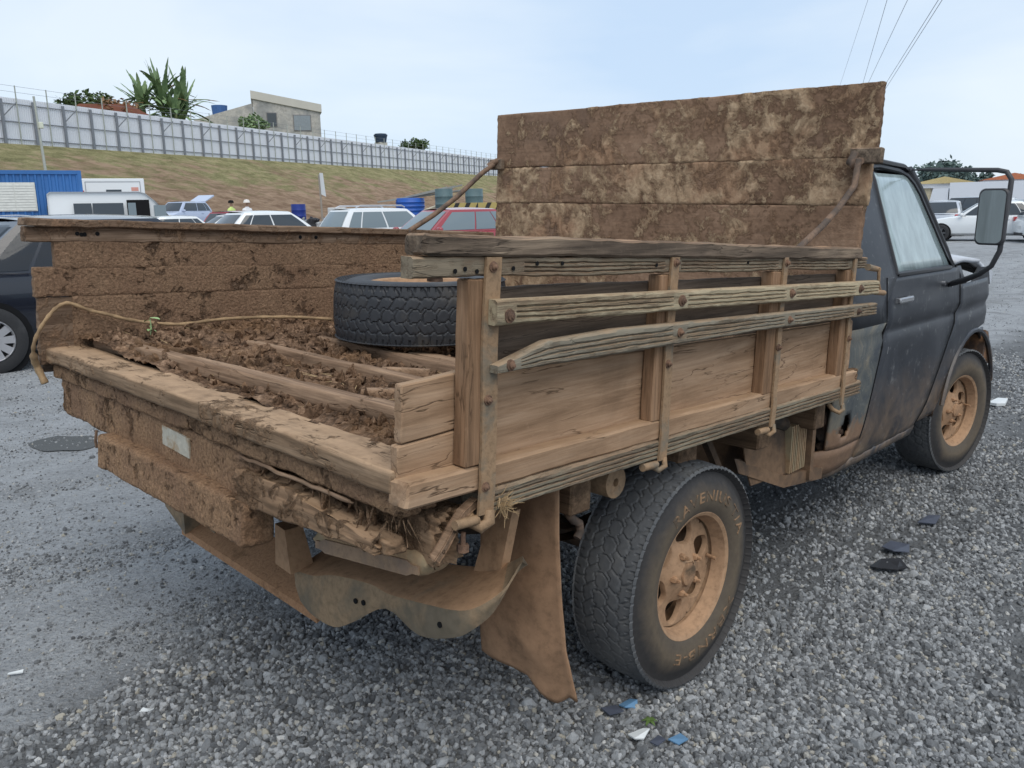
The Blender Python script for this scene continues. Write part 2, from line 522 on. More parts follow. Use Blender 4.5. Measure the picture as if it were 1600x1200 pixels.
def truck_paint():
    m = NT('truck_paint', .42, .5)
    v = m.vec()
    n1 = m.noise(v, 2.6, 9, .62, .5)
    n2 = m.noise(v, 24, 7, .65)
    b = m.ramp(n1, [(.36, (.013, .015, .021)), (.5, (.024, .027, .035)), (.66, (.048, .051, .059))])
    sp = m.ramp(n2, [(.59, 0.0), (.68, .4)])
    b = m.mix(sp, b, (.25, .25, .25))
    # dried mud thrown up on the lower panels
    z = m.n('ShaderNodeSeparateXYZ', {0: m.n('ShaderNodeNewGeometry').outputs['Position']}).outputs[2]
    lo = m.n('ShaderNodeMapRange', {0: z, 1: .72, 2: .36, 3: 0.0, 4: 1.0}).outputs[0]
    md = m.math('MULTIPLY', lo, m.ramp(m.noise(v, 7, 10, .7, .4), [(.34, 0.0), (.66, 1.0)]))
    b = m.mix(m.math('MULTIPLY', md, .85), b, (.26, .175, .11))
    sc = m.ramp(m.noise(m.sc(v, (30, 30, 3)), 1.5, 5, .6), [(.66, 0.0), (.7, .4)])
    b = m.mix(sc, b, (.2, .2, .19))
    m.color(b)
    m.set(m.b.inputs['Roughness'], m.math('ADD', m.math('MULTIPLY', n1, .25), .3))
    m.bump(m.math('ADD', n1, m.math('MULTIPLY', n2, .12)), .12, .01)
    return m.m
MAT['paint'] = truck_paint()
def corner_paint():
    m = NT('corner_paint', .6, .35)
    v = m.vec()
    n1 = m.noise(v, 6, 10, .68, .6)
    b = m.ramp(n1, [(.3, (.05, .058, .068)), (.46, (.10, .105, .10)), (.6, (.19, .165, .125)), (.75, (.3, .3, .28))])
    b = m.mix(m.ramp(m.noise(v, 30, 6, .7), [(.6, 0.0), (.68, .5)]), b, (.4, .4, .37))
    z = m.n('ShaderNodeSeparateXYZ', {0: m.n('ShaderNodeNewGeometry').outputs['Position']}).outputs[2]
    lo = m.n('ShaderNodeMapRange', {0: z, 1: .64, 2: .44, 3: -.25, 4: .35}).outputs[0]
    rm = m.ramp(m.math('ADD', m.noise(v, 11, 9, .7, .5), lo), [(.5, 0.0), (.62, .9)])
    b = m.mix(rm, b, m.mix(m.noise(v, 26, 7, .7), (.10, .052, .03), (.33, .2, .12)))
    m.color(b).bump(n1, .3, .006)
    return m.m
MAT['corner'] = corner_paint()
MAT['hood'] = plain('hood', (.50, .52, .56), .5, .4, 0, .3, 5, .2)
MAT['black_trim'] = plain('black_trim', (.022, .022, .025), .45, .4)
MAT['chrome'] = plain('chrome', (.45, .45, .46), .35, .5, .8)
MAT['mirror_shell'] = plain('mirror_shell', (.05, .05, .055), .5, .4, 0, .4, 14)
def milky(name, c, rough):
    m = NT(name, rough, .6)
    v = m.vec()
    st = m.noise(m.sc(v, (9, 9, .8)), 2.2, 7, .6, .5)
    c2 = tuple(x * .68 for x in c)
    m.color(m.mix(m.ramp(st, [(.36, 0.0), (.64, 1.0)]), c2, c))
    m.b.inputs['Coat Weight'].default_value = .6
    m.b.inputs['Coat Roughness'].default_value = .08
    return m.m
MAT['milky_sky_glass'] = milky('milky_sky_glass', (.36, .45, .46), .25)  # pale colour holds the film on the glass and the reflected sky
MAT['mirror_glass'] = milky('mirror_glass', (.27, .31, .32), .3)
def glassy(name, col=(.02, .026, .032), rough=.06):
    m = NT(name, rough, .65)
    m.color(col)
    return m.m
MAT['car_glass'] = glassy('car_glass', (.035, .045, .055))
MAT['pale_glass'] = glassy('pale_glass', (.16, .2, .22), .1)
def see_glass():
    m = NT('see_glass', .05, .6)
    m.color((.05, .055, .065))
    tr = m.n('ShaderNodeBsdfTransparent', {0: (.45, .5, .53)})
    mx = m.n('ShaderNodeMixShader', {0: .5, 1: tr.outputs[0], 2: m.b.outputs[0]})
    m.t.links.new(mx.outputs[0], m.o.inputs['Surface'])
    return m.m
MAT['see_glass'] = see_glass()
def carpaint(name, c, rough=.25):
    m = NT(name, rough, .5)
    m.color(c)
    m.b.inputs['Coat Weight'].default_value = .7
    m.b.inputs['Coat Roughness'].default_value = .06
    return m.m
for nm, c in {'white': (.74, .76, .77), 'silver': (.46, .5, .56), 'navy': (.006, .008, .016), 'red': (.30, .035, .045), 'darkgrey': (.05, .055, .065), 'silver_blue': (.42, .48, .62)}.items():
    MAT['car_' + nm] = carpaint('car_' + nm, c)
MAT['tail_red'] = glassy('tail_red', (.45, .025, .025), .2)
MAT['head_clear'] = glassy('head_clear', (.55, .56, .56), .15)
MAT['alloy'] = plain('alloy', (.5, .5, .52), .35, .5, .5)
MAT['dark_alloy'] = plain('dark_alloy', (.08, .08, .085), .45, .5, .3)
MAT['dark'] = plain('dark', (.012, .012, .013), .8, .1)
MAT['seat'] = plain('seat', (.07, .085, .11), .9, .1)

# ------------------------------------------------------------------ ground
def ground_mat():
    m = NT('yard_dirt', .9, .25)
    v = m.vec(False)
    big = m.noise(v, .35, 5, .55, .4)
    med = m.noise(m.sc(v, (1, 1, 1)), 2.3, 8, .6, .5)
    fin = m.noise(v, 38, 7, .7)
    fin2 = m.noise(v, 130, 4, .7)
    track = m.noise(m.sc(v, (.35, 2.4, 1)), 1.3, 7, .62, .5)
    st = m.vor(v, 46)
    st2 = m.vor(v, 110)
    dust = m.ramp(m.math('ADD', m.math('MULTIPLY', med, .55), m.math('MULTIPLY', fin, .45)), [(.32, (.23, .238, .248)), (.5, (.36, .373, .388)), (.68, (.49, .503, .517))])
    stone = m.mix(m.ramp(st, [(.12, 0.0), (.5, 1.0)]), (.40, .405, .41), (.11, .113, .116))
    mk = m.ramp(m.math('ADD', m.math('MULTIPLY', med, .7), m.math('MULTIPLY', big, .3)), [(.5, 0.0), (.64, .75)])
    c = m.mix(mk, dust, stone)
    c = m.mix(m.ramp(m.noise(v, .9, 6, .6, 1.0), [(.55, 0.0), (.72, .5)]), c, (.17, .172, .165))
    c = m.mix(m.ramp(fin2, [(.62, 0.0), (.72, .6)]), c, (.09, .095, .1))
    sp = m.n('ShaderNodeSeparateXYZ', {0: v})
    yy = m.math('ADD', sp.outputs[1], m.math('MULTIPLY', m.math('SUBTRACT', m.noise(v, 1.7, 4), .5), .8))
    side = m.n('ShaderNodeMapRange', {0: yy, 1: .45, 2: .1, 3: 0.0, 4: .82}).outputs[0]
    rr = m.n('ShaderNodeVectorMath', {0: v}, operation='LENGTH').outputs['Value']
    side = m.math('MULTIPLY', side, m.n('ShaderNodeMapRange', {0: rr, 1: 9, 2: 22, 3: 1.0, 4: 0.0}).outputs[0])
    c = m.mix(side, c, (.085, .087, .089))  # ground colour darkened under the stones for shade in their gaps
    c = m.mix(m.ramp(track, [(.5, 0.0), (.62, .5)]), c, m.mix(fin, (.14, .145, .15), (.33, .337, .345)))
    c = m.mix(m.ramp(m.noise(v, 75, 5, .7), [(.52, 0.0), (.68, .5)]), c, (.15, .154, .16))
    m.color(c)
    h = m.math('SUBTRACT', m.math('ADD', m.math('MULTIPLY', fin, .8), m.math('MULTIPLY', fin2, .3)), m.math('ADD', m.math('MULTIPLY', st, .5), m.math('MULTIPLY', st2, .25)))
    m.bump(h, 1.0, .022)
    return m.m
def gravel_z(x, y):
    n = noise.noise(Vector((x * 1.1, y * 1.1, 3.3))) * .012 + noise.noise(Vector((x * 3.7, y * 3.7, 7.1))) * .006
    n += noise.noise(Vector((x * 11, y * 11, 1.1))) * .0035
    return n
gm = MB()
rings = [0.0]
r = .06
while r < 900:
    rings.append(r)
    r *= 1.033 if r > 3.2 else 1.0
    r += .06 if r <= 3.2 else 0.0
NA = 220
GX, GY = 1.2, -.6
gm.v.append((GX, GY, ground_z(GX, GY)))
for r in rings[1:]:
    for k in range(NA):
        a = 2 * math.pi * k / NA
        x, y = GX + r * math.cos(a), GY + r * math.sin(a)
        gm.v.append((x, y, ground_z(x, y) + (gravel_z(x, y) if r < 40 else 0.0)))
for k in range(NA):
    gm.f.append((0, 1 + k, 1 + (k + 1) % NA))
for i in range(len(rings) - 2):
    for k in range(NA):
        a = 1 + i * NA + k; b = 1 + i * NA + (k + 1) % NA
        gm.f.append((a, a + NA, b + NA, b))
kind(obj('ground', gm, ground_mat(), smooth=180, recalc=False, origin=(0, 0, 0)), 'structure')

# loose stones: one uncountable mass, spread with geometry nodes on real points
def stone_mat():
    m = NT('crushed_stone', .85, .3)
    q = m.n('ShaderNodeObjectInfo').outputs['Random']
    c = m.ramp(q, [(0.0, (.10, .104, .11)), (.3, (.20, .207, .215)), (.65, (.325, .335, .345)), (.93, (.50, .51, .52)), (.97, (.45, .41, .33)), (1.0, (.68, .68, .67))])
    v = m.vec(False)
    c = m.mix(m.noise(v, 3.0, 5, .7), m.mix(.38, c, (.10, .105, .112)), c)
    m.color(c).bump(m.noise(v, 6.0, 5, .7), .4, .1)
    return m.m
g = np.random.default_rng(5)
pts = []
def sect(n, d0, d1, a0, a1):
    d = np.sqrt(g.uniform(d0 * d0, d1 * d1, n)); a = np.radians(g.uniform(a0, a1, n))
    return np.stack([CAM.x + d * np.cos(a), CAM.y + d * np.sin(a), d], 1)
allp = np.concatenate([sect(160000, .7, 4.2, -8, 98), sect(230000, 4.2, 10, -4, 95), sect(110000, 10, 26, 0, 92), sect(40000, 26, 60, 5, 60)])
pv = []; ps = []; pr = []
for x, y, d in allp:
    # crushed stone lies thick under and to the right of the truck, packed fines with sparse stones on the left
    n1 = noise.noise(Vector((x * .55, y * .55, 9.0))); n2 = noise.noise(Vector((x * 1.9, y * 1.9, 4.0))); n3 = noise.noise(Vector((x * .5 - y * .25, (y + x * .2) * 2.6, 2.0)))
    edge = .32 + .16 * n2 + .12 * n3
    if y < edge:
        dens = .96
        bare = n1 * .7 + n2 * .45 + n3 * .25
        if bare > .27:
            dens = .18
        elif bare > .16:
            dens = .5
        if y > edge - .35:
            dens *= .75
        if d > 10:
            dens *= .75
    else:
        dens = .22 + (.5 if n3 > .2 and n2 > -.2 else 0.0) + (.2 if n2 > .22 else 0.0)
    if rnd.random() > dens:
        continue
    s = rnd.choice((.005, .006, .007, .0085, .010, .012))
    if y > edge:
        s *= (.38 if rnd.random() < .72 else .75)
    if rnd.random() < .018:
        s *= 1.8
    if d > 10:
        s *= 1.25
    pv.append((x, y, ground_z(x, y) + gravel_z(x, y) + s * .25 * rnd.random()))
    ps.append(s); pr.append((rnd.uniform(0, 6.28), rnd.uniform(0, 6.28), rnd.uniform(0, 6.28)))
me = bpy.data.meshes.new('gravel')
me.from_pydata(pv, [], [])
a = me.attributes.new('size', 'FLOAT', 'POINT'); a.data.foreach_set('value', ps)
a = me.attributes.new('turn', 'FLOAT_VECTOR', 'POINT'); a.data.foreach_set('vector', np.array(pr, dtype=np.float32).ravel())
gravel = bpy.data.objects.new('gravel', me)
COL.objects.link(gravel)
gravel['kind'] = 'stuff'
def gravel_nodes(mat):
    ng = bpy.data.node_groups.new('gravel', 'GeometryNodeTree')
    ng.interface.new_socket('Geometry', in_out='INPUT', socket_type='NodeSocketGeometry')
    ng.interface.new_socket('Geometry', in_out='OUTPUT', socket_type='NodeSocketGeometry')
    N, L = ng.nodes, ng.links
    gi = N.new('NodeGroupInput'); go = N.new('NodeGroupOutput')
    geo = N.new('GeometryNodeGeometryToInstance')
    for k in range(6):
        ico = N.new('GeometryNodeMeshIcoSphere'); ico.inputs['Radius'].default_value = 1.0; ico.inputs['Subdivisions'].default_value = 2
        pos = N.new('GeometryNodeInputPosition')
        ad = N.new('ShaderNodeVectorMath'); ad.operation = 'ADD'; ad.inputs[1].default_value = (k * 13.1, k * 7.7, k * 3.9)
        nz = N.new('ShaderNodeTexNoise'); nz.inputs['Scale'].default_value = .95; nz.inputs['Detail'].default_value = 2.5
        sb = N.new('ShaderNodeVectorMath'); sb.operation = 'SUBTRACT'; sb.inputs[1].default_value = (.5, .5, .5)
        mu = N.new('ShaderNodeVectorMath'); mu.operation = 'MULTIPLY'; mu.inputs[1].default_value = (1.7, 1.7, 1.7)
        sp = N.new('GeometryNodeSetPosition')
        tr = N.new('GeometryNodeTransform')
        tr.inputs['Scale'].default_value = [(1.15, .85, .7), (1.0, 1.0, .62), (1.3, .8, .75), (.95, .9, .85), (1.2, 1.0, .5), (1.05, .75, .9)][k]
        sm = N.new('GeometryNodeSetMaterial'); sm.inputs['Material'].default_value = mat
        L.new(pos.outputs[0], ad.inputs[0]); L.new(ad.outputs[0], nz.inputs['Vector']); L.new(nz.outputs['Color'], sb.inputs[0]); L.new(sb.outputs[0], mu.inputs[0])
        L.new(ico.outputs[0], sp.inputs['Geometry']); L.new(mu.outputs[0], sp.inputs['Offset'])
        L.new(sp.outputs[0], tr.inputs['Geometry']); L.new(tr.outputs[0], sm.inputs['Geometry'])
        L.new(sm.outputs[0], geo.inputs[0])
    ip = N.new('GeometryNodeInstanceOnPoints'); ip.inputs['Pick Instance'].default_value = True
    rv = N.new('FunctionNodeRandomValue'); rv.data_type = 'INT'; rv.inputs[4].default_value = 0; rv.inputs[5].default_value = 5
    a1 = N.new('GeometryNodeInputNamedAttribute'); a1.data_type = 'FLOAT'; a1.inputs[0].default_value = 'size'
    a2 = N.new('GeometryNodeInputNamedAttribute'); a2.data_type = 'FLOAT_VECTOR'; a2.inputs[0].default_value = 'turn'
    mp = N.new('GeometryNodeMeshToPoints')
    L.new(gi.outputs[0], mp.inputs[0]); L.new(mp.outputs[0], ip.inputs['Points']); L.new(geo.outputs[0], ip.inputs['Instance'])
    L.new(rv.outputs[2], ip.inputs['Instance Index'])
    L.new(a2.outputs[0], ip.inputs['Rotation']); L.new(a1.outputs[0], ip.inputs['Scale'])
    L.new(ip.outputs[0], go.inputs[0])
    return ng
SM = stone_mat()
me.materials.append(SM)
gmod = gravel.modifiers.new('stones', 'NODES')
gmod.node_group = gravel_nodes(SM)

# ------------------------------------------------------------------ grassy bank with the sheet-metal fence on top
P0, P1 = Vector((18.5, 64.9, 0)), Vector((116.1, 114.0, 0))
FD = (P1 - P0).normalized()
FNRM = Vector((FD.y, -FD.x, 0))            # towards the yard
FLEN = (P1 - P0).length
def fence_base(s):
    t = s / FLEN
    return P0 + FD * s + Vector((0, 0, 6.55 + 1.2 * t))
def bank_mat():
    m = NT('bank_grass', .95, .1)
    v = m.vec(False)
    a = m.noise(m.sc(v, (.8, .8, 1.6)), .28, 7, .6, .5)
    b = m.noise(m.sc(v, (.55, .55, 2.4)), 1.1, 8, .7, .4)
    c = m.noise(v, 7, 6, .75)
    grass = m.ramp(m.math('ADD', m.math('MULTIPLY', b, .6), m.math('MULTIPLY', c, .4)), [(.40, (.14, .13, .062)), (.5, (.24, .222, .11)), (.60, (.36, .315, .175))])
    soil = m.mix(m.ramp(b, [(.38, 0.0), (.62, 1.0)]), (.18, .11, .075), (.34, .235, .165))
    z = m.n('ShaderNodeSeparateXYZ', {0: m.n('ShaderNodeNewGeometry').outputs['Position']}).outputs[2]
    low = m.n('ShaderNodeMapRange', {0: z, 1: .8, 2: 7.0, 3: .22, 4: -.12}).outputs[0]
    mk = m.ramp(m.math('ADD', m.math('ADD', m.math('MULTIPLY', a, .6), m.math('MULTIPLY', b, .4)), low), [(.46, 0.0), (.58, .9)])
    m.color(m.mix(mk, grass, soil))
    m.bump(m.math('ADD', b, m.math('MULTIPLY', c, .6)), .8, .3)
    return m.m
bm_ = MB()
NS, NV = 150, 26
def bank_pt(i, j):
    s = -45 + (FLEN + 260) * i
    b = fence_base(min(s, FLEN * 1.4))
    top = P0 + FD * s
    zt = b.z + .16
    if j < .8:
        t = j / .8
        d = 17.0 * (1 - t) + .6
        z = .35 + (zt - .35) * (t ** .93)
        p = top + FNRM * d
        nz = noise.noise(Vector((p.x * .12, p.y * .12, z * .3))) * .25 + noise.noise(Vector((p.x * .5, p.y * .5, 4))) * .09
        return Vector((p.x, p.y, z + nz * (1 - abs(2 * t - 1)) + noise.noise(Vector((p.x, p.y, 2))) * .04))
    t = (j - .8) / .2
    p = top - FNRM * (t * 160 - .6)
    return Vector((p.x, p.y, zt + t * 2))
bm_.grid(bank_pt, NS, NV)
kind(obj('grassy_bank', bm_, bank_mat(), smooth=180, recalc=False, origin=(60, 60, 0)), 'structure')

fence_t = thing('metal_fence', 'long white corrugated sheet fence with dark steel posts along the top of the grassy bank', 'fence', fence_base(0))
sheet_m = plain('fence_sheet', (.66, .685, .73), .5, .4, 0, .07, .25)
steel_m = plain('fence_steel', (.2, .215, .24), .6, .3)
thin_m = plain('fence_thin', (.38, .4, .36), .6, .3)
PITCH = 2.72
HF = 3.15
NB = int((FLEN + 46) / PITCH)
S0 = -16.0
def floc(s, off, z):
    b = fence_base(s)
    return b + FNRM * off + Vector((0, 0, z)) - fence_base(0)
pm = pst = thn = brc = None
ang = math.atan2(FD.y, FD.x)
for i in range(NB):
    s = S0 + i * PITCH
    if pm is None:
        q = MB()
        def cor(u, v):
            x = u * (PITCH - .02)
            return Vector((x, .035 * (1 if int(u * 28) % 2 else -1), v * HF))
        q.grid(cor, 56, 1)
        q.v = [tuple(Vector((FD.x * x - FD.y * y, FD.y * x + FD.x * y, z + (x / FLEN) * 1.2))) for x, y, z in q.v]
        pm = obj('sheet_panel', q, sheet_m, fence_t, recalc=False, origin=(0, 0, 0))
        q = MB(); q.bx(-.09, .09, .10, .24, -.1, HF - .15)
        q.v = [tuple(FD * x + FNRM * y + Vector((0, 0, z))) for x, y, z in q.v]
        pst = obj('post', q, steel_m, fence_t, origin=(0, 0, 0))
        q = MB(); q.bx(-.03, .03, .10, .16, 0, HF + .85)
        q.v = [tuple(FD * x + FNRM * y + Vector((0, 0, z))) for x, y, z in q.v]
        thn = obj('wire_post', q, thin_m, fence_t, origin=(0, 0, 0))
        q = MB(); q.tube([FNRM * .2 + Vector((0, 0, 1.9)) + FD * .1, FNRM * .75 + Vector((0, 0, HF - .35)) + FD * .75], .04, 6)
        brc = obj('brace', q, steel_m, fence_t, origin=(0, 0, 0))
        for o in (pm, pst, thn, brc):
            o.location = floc(s, 0, 0)
    else:
        for o, ds in ((pm, 0), (pst, 0), (thn, PITCH * .5)) + (((brc, 0),) if i % 2 == 0 else ()):
            c = o.copy(); COL.objects.link(c); c.parent = fence_t
            c.location = floc(s + ds, 0, 0)
for z in (.35, 1.55, 2.75):
    q = MB(); q.tube([floc(S0, .07, z), floc(S0 + NB * PITCH, .07, z)], .035, 6)
    obj('rail', q, steel_m, fence_t)
for z in (HF + .4, HF + .8):
    q = MB(); q.tube([floc(S0, .13, z), floc(S0 + NB * PITCH, .13, z)], .012, 4)
    obj('wire', q, steel_m, fence_t)

# ------------------------------------------------------------------ plants
def leafmat(name, a, b):
    m = NT(name, .6, .3)
    m.color(m.ramp(m.noise(m.vec(), .9, 6, .7), [(.3, a), (.7, b)]))
    m.b.inputs['Transmission Weight'].default_value = 0
    return m.m
LEAF = leafmat('leaf', (.03, .055, .022), (.10, .15, .045))
LEAF_HAZE = leafmat('leaf_haze', (.075, .115, .11), (.14, .19, .17))  # distance haze put into the leaf colour: paler and bluer
BANANA = leafmat('banana_leaf', (.08, .14, .065), (.25, .34, .16))
DRY = leafmat('dry_leaf', (.17, .09, .045), (.30, .19, .09))
TRUNK = plain('trunk', (.12, .09, .06), .9, .1)
def tree(label, loc, h, w, mat, seed, clumps=26, leaves=70, leaf=.22, name='tree', group=None, cat='tree', flat=.7):
    t = thing(name, label, cat, loc, 0, group)
    q = random.Random(seed)
    m = MB()
    m.tube([(0, 0, -.3), (q.uniform(-.1, .1), .05, h * .35), (q.uniform(-.2, .2), q.uniform(-.2, .2), h * .7)], [.035 * h, .026 * h, .012 * h], 7)
    for k in range(6):
        a = q.uniform(0, 6.28)
        m.tube([(0, 0, h * q.uniform(.3, .55)), (math.cos(a) * w * .2, math.sin(a) * w * .2, h * .68), (math.cos(a) * w * .36, math.sin(a) * w * .36, h * .8)], [.014 * h, .01 * h, .005 * h], 5)
    obj('trunk', m, TRUNK, t, smooth=60)
    c = MB()
    for k in range(clumps):
        while True:
            p = Vector((q.uniform(-1, 1), q.uniform(-1, 1), q.uniform(-.8, 1)))
            if p.length < 1:
                break
        cc = Vector((p.x * w * .42, p.y * w * .42, h * .72 + p.z * h * .28 * flat))
        rr = w * q.uniform(.09, .2)
        for j in range(leaves):
            d = Vector((q.gauss(0, 1), q.gauss(0, 1), q.gauss(0, .8))).normalized() * rr * q.uniform(.55, 1.05)
            e = Vector((q.uniform(-1, 1), q.uniform(-1, 1), q.uniform(-.6, .6))).normalized()
            f = e.cross(Vector((q.uniform(-1, 1), q.uniform(-1, 1), q.uniform(-1, 1)))).normalized()
            s = leaf * q.uniform(.6, 1.3)
            b = cc + d
            n = len(c.v)
            c.v += [tuple(b - e * s), tuple(b + f * s * .5), tuple(b + e * s), tuple(b - f * s * .5)]
            c.f.append((n, n + 1, n + 2, n + 3))
    obj('crown', c, mat, t, recalc=False)
    return t
def banana(label, loc, h, seed, n=15, group=None):
    t = thing('banana_plant', label, 'plant', loc, 0, group)
    q = random.Random(seed)
    m = MB()
    m.tube([(0, 0, -.2), (.05, 0, h * .3), (.1, .05, h * .52)], [.2, .16, .1], 9)
    obj('stem', m, plain('banana_stem', (.2, .22, .1), .7), t, smooth=60)
    for k in range(n):
        a = q.uniform(0, 6.28); el = R(q.uniform(10, 78)); L = h * q.uniform(.42, .66); wd = q.uniform(.2, .36); hb = h * q.uniform(.16, .46)
        droop = q.uniform(.2, .75) * L * math.cos(el)
        l = MB()
        d = Vector((math.cos(a) * math.cos(el), math.sin(a) * math.cos(el), math.sin(el)))
        sd_ = Vector((-math.sin(a), math.cos(a), 0))
        tear = [q.uniform(.55, 1.1) for _ in range(40)]
        def lf(u, v):
            p = Vector((.1, .05, hb)) + d * L * u - Vector((0, 0, droop * u * u))
            wv = wd * math.sin(min(1, u * 1.15 + .03) * math.pi) ** .6 * tear[int(u * 19) * 2 + (1 if v > .5 else 0)] if u > .12 else .03
            x = (v - .5) * 2
            return p + sd_ * x * wv - Vector((0, 0, abs(x) * wv * .35))
        l.grid(lf, 20, 4)
        obj('leaf', l, DRY if (q.random() < .18 and el < 1) else BANANA, t, recalc=False, smooth=40)
    return t
banana('tallest banana plant with broad torn leaves rising behind the sheet fence', (39.0, 83.8, 9.6), 8.6, 3, 60, 'banana plants behind the fence')
banana('banana plant at the left of the tall one, leaves hanging over the fence', (37.4, 84.6, 9.6), 7.4, 8, 46, 'banana plants behind the fence')
banana('banana plant at the right of the tall one near the grey house', (40.8, 83.2, 9.4), 7.6, 15, 46, 'banana plants behind the fence')
banana('low banana plant in front of the tall one, its leaves just over the fence', (39.4, 82.0, 9.0), 6.4, 21, 44, 'banana plants behind the fence')
tree('low dark leafy bush behind the fence at the left of the banana plants', (31.0, 82.0, 8.6), 4.2, 5.2, LEAF, 4, 18, 60, .24, 'bush', None, 'bush')
tree('reddish dry bush beside the banana plants above the fence', (33.2, 80.8, 8.4), 3.7, 4.8, DRY, 6, 14, 60, .24, 'bush', None, 'bush')
tree('light green bush in front of the grey concrete house', (53.0, 91.0, 9.2), 3.6, 4.6, BANANA, 9, 14, 60, .26, 'bush', None, 'bush')
tree('small round dark tree peeping over the far end of the fence', (95.5, 112.5, 8.4), 5.4, 4.9, LEAF, 12, 22, 60, .25)

# ------------------------------------------------------------------ houses on the hill
conc = mud_metal('concrete_wall', (.42, .42, .40), (.31, .31, .30), .5, .9, .5, .2)
conc2 = plain('house_plaster', (.5, .48, .43), .9, .1, 0, .15, .6)
roofm = plain('roof_edge', (.2, .19, .19), .9, .1)
winm = plain('window_grey', (.22, .25, .27), .4, .5)
darkw = plain('window_dark', (.06, .07, .08), .4, .5)
def house(label, loc, rz, Lx, Ly, h, wins, roofdrop=.8, tank=False):
    t = thing('concrete_house', label, 'house', loc, rz)
    q = MB()
    q.hexa([(-Lx / 2, -Ly / 2, 0), (Lx / 2, -Ly / 2, 0), (Lx / 2, Ly / 2, 0), (-Lx / 2, Ly / 2, 0), (-Lx / 2, -Ly / 2, h), (Lx / 2, -Ly / 2, h - roofdrop), (Lx / 2, Ly / 2, h - roofdrop), (-Lx / 2, Ly / 2, h)])
    obj('wall', q, conc, t)
    q = MB()
    o = .18
    q.hexa([(-Lx / 2 - o, -Ly / 2 - o, h - .55), (Lx / 2 + o, -Ly / 2 - o, h - roofdrop - .55), (Lx / 2 + o, Ly / 2 + o, h - roofdrop - .55), (-Lx / 2 - o, Ly / 2 + o, h - .55), (-Lx / 2 - o, -Ly / 2 - o, h + .25), (Lx / 2 + o, -Ly / 2 - o, h - roofdrop + .25), (Lx / 2 + o, Ly / 2 + o, h - roofdrop + .25), (-Lx / 2 - o, Ly / 2 + o, h + .25)])
    obj('roof', q, conc2, t)
    for (x, z, w, hh, mt) in wins:
        q = MB(); q.bx(x - w / 2 - .08, x + w / 2 + .08, -Ly / 2 - .06, -Ly / 2 + .05, z - .08, z + hh + .08)
        f = obj('window', q, roofm, t)
        q = MB(); q.bx(x - w / 2, x + w / 2, -Ly / 2 - .09, -Ly / 2 - .065, z, z + hh)
        obj('pane', q, mt, f)
    return t
H1 = house('grey bare concrete house with two small windows above the fence', (71.6, 113.2, 9.33), R(-30.5), 6.8, 7.0, 6.6, [(-1.6, 3.3, .9, 1.3, darkw), (1.5, 2.9, 1.7, 1.5, winm)], 1.3)
q = MB(); q.hexa([(-9.4, -3.0, 0), (-3.45, -3.4, 0), (-3.45, 3.0, 0), (-9.4, 3.0, 0), (-9.4, -3.0, 3.9), (-3.45, -3.4, 5.6), (-3.45, 3.0, 5.6), (-9.4, 3.0, 3.9)])
obj('side_wing', q, conc, H1)
H1.scale = (1.37, 1.37, 1.37)
q = MB(); q.tube([(-6.9, 0, 5.0), (-6.9, 0, 6.1)], [.75, .85], 12)
tk = obj('water_tank', q, plain('blue_tank', (.05, .12, .3), .6), None, origin=(-6.9, 0, 5.0))
tk.matrix_world = Matrix.Translation((71.6, 113.2, 9.33)) @ Matrix.Rotation(R(-30.5), 4, 'Z') @ Matrix.Translation((-9.45, 0, 6.3)) @ Matrix.Scale(1.37, 4)
tag(tk, 'small blue water tank on the low wing of the grey house', 'tank')
house('pale plastered house with a flat roof cut off by the left edge of the photo', (14.1, 79.5, 7.0), R(-14), 8.0, 6.0, 6.2, [(2.9, 3.3, 1.1, 1.0, darkw)], .2)
q = MB(); q.lathe([(.001, 0), (.72, 0), (.86, .8), (.92, .82), (.92, 1.0), (.80, 1.0), (.78, 1.12), (.001, 1.2)], 18)
tk = obj('water_tank', q, plain('dark_tank', (.03, .05, .085), .5), None, smooth=40, origin=(0, 0, 0))
tk.location = (82.6, 104.8, 11.85); tk.scale = (1.15, 1.15, 1.15)
tag(tk, 'dark round water tank on a stand behind the middle of the fence', 'tank')
q = MB(); q.bx(81.9, 83.3, 104.1, 105.5, 7.0, 11.84)
st = obj('tank_stand', q, conc2); tag(st, 'pale masonry stand under the dark water tank behind the fence', 'stand')
q = MB()
q.prism([(28.2, 80.2, 10.4), (35.0, 77.9, 10.6), (33.4, 78.6, 11.5), (29.6, 79.9, 11.4)], (1.2, 3.4, 0))
rr_ = obj('tiled_roof', q, plain('roof_tiles', (.2, .085, .06), .9, .1, 0, .35, 3), None)
tag(rr_, 'low reddish tiled roof among the bushes behind the fence', 'roof')

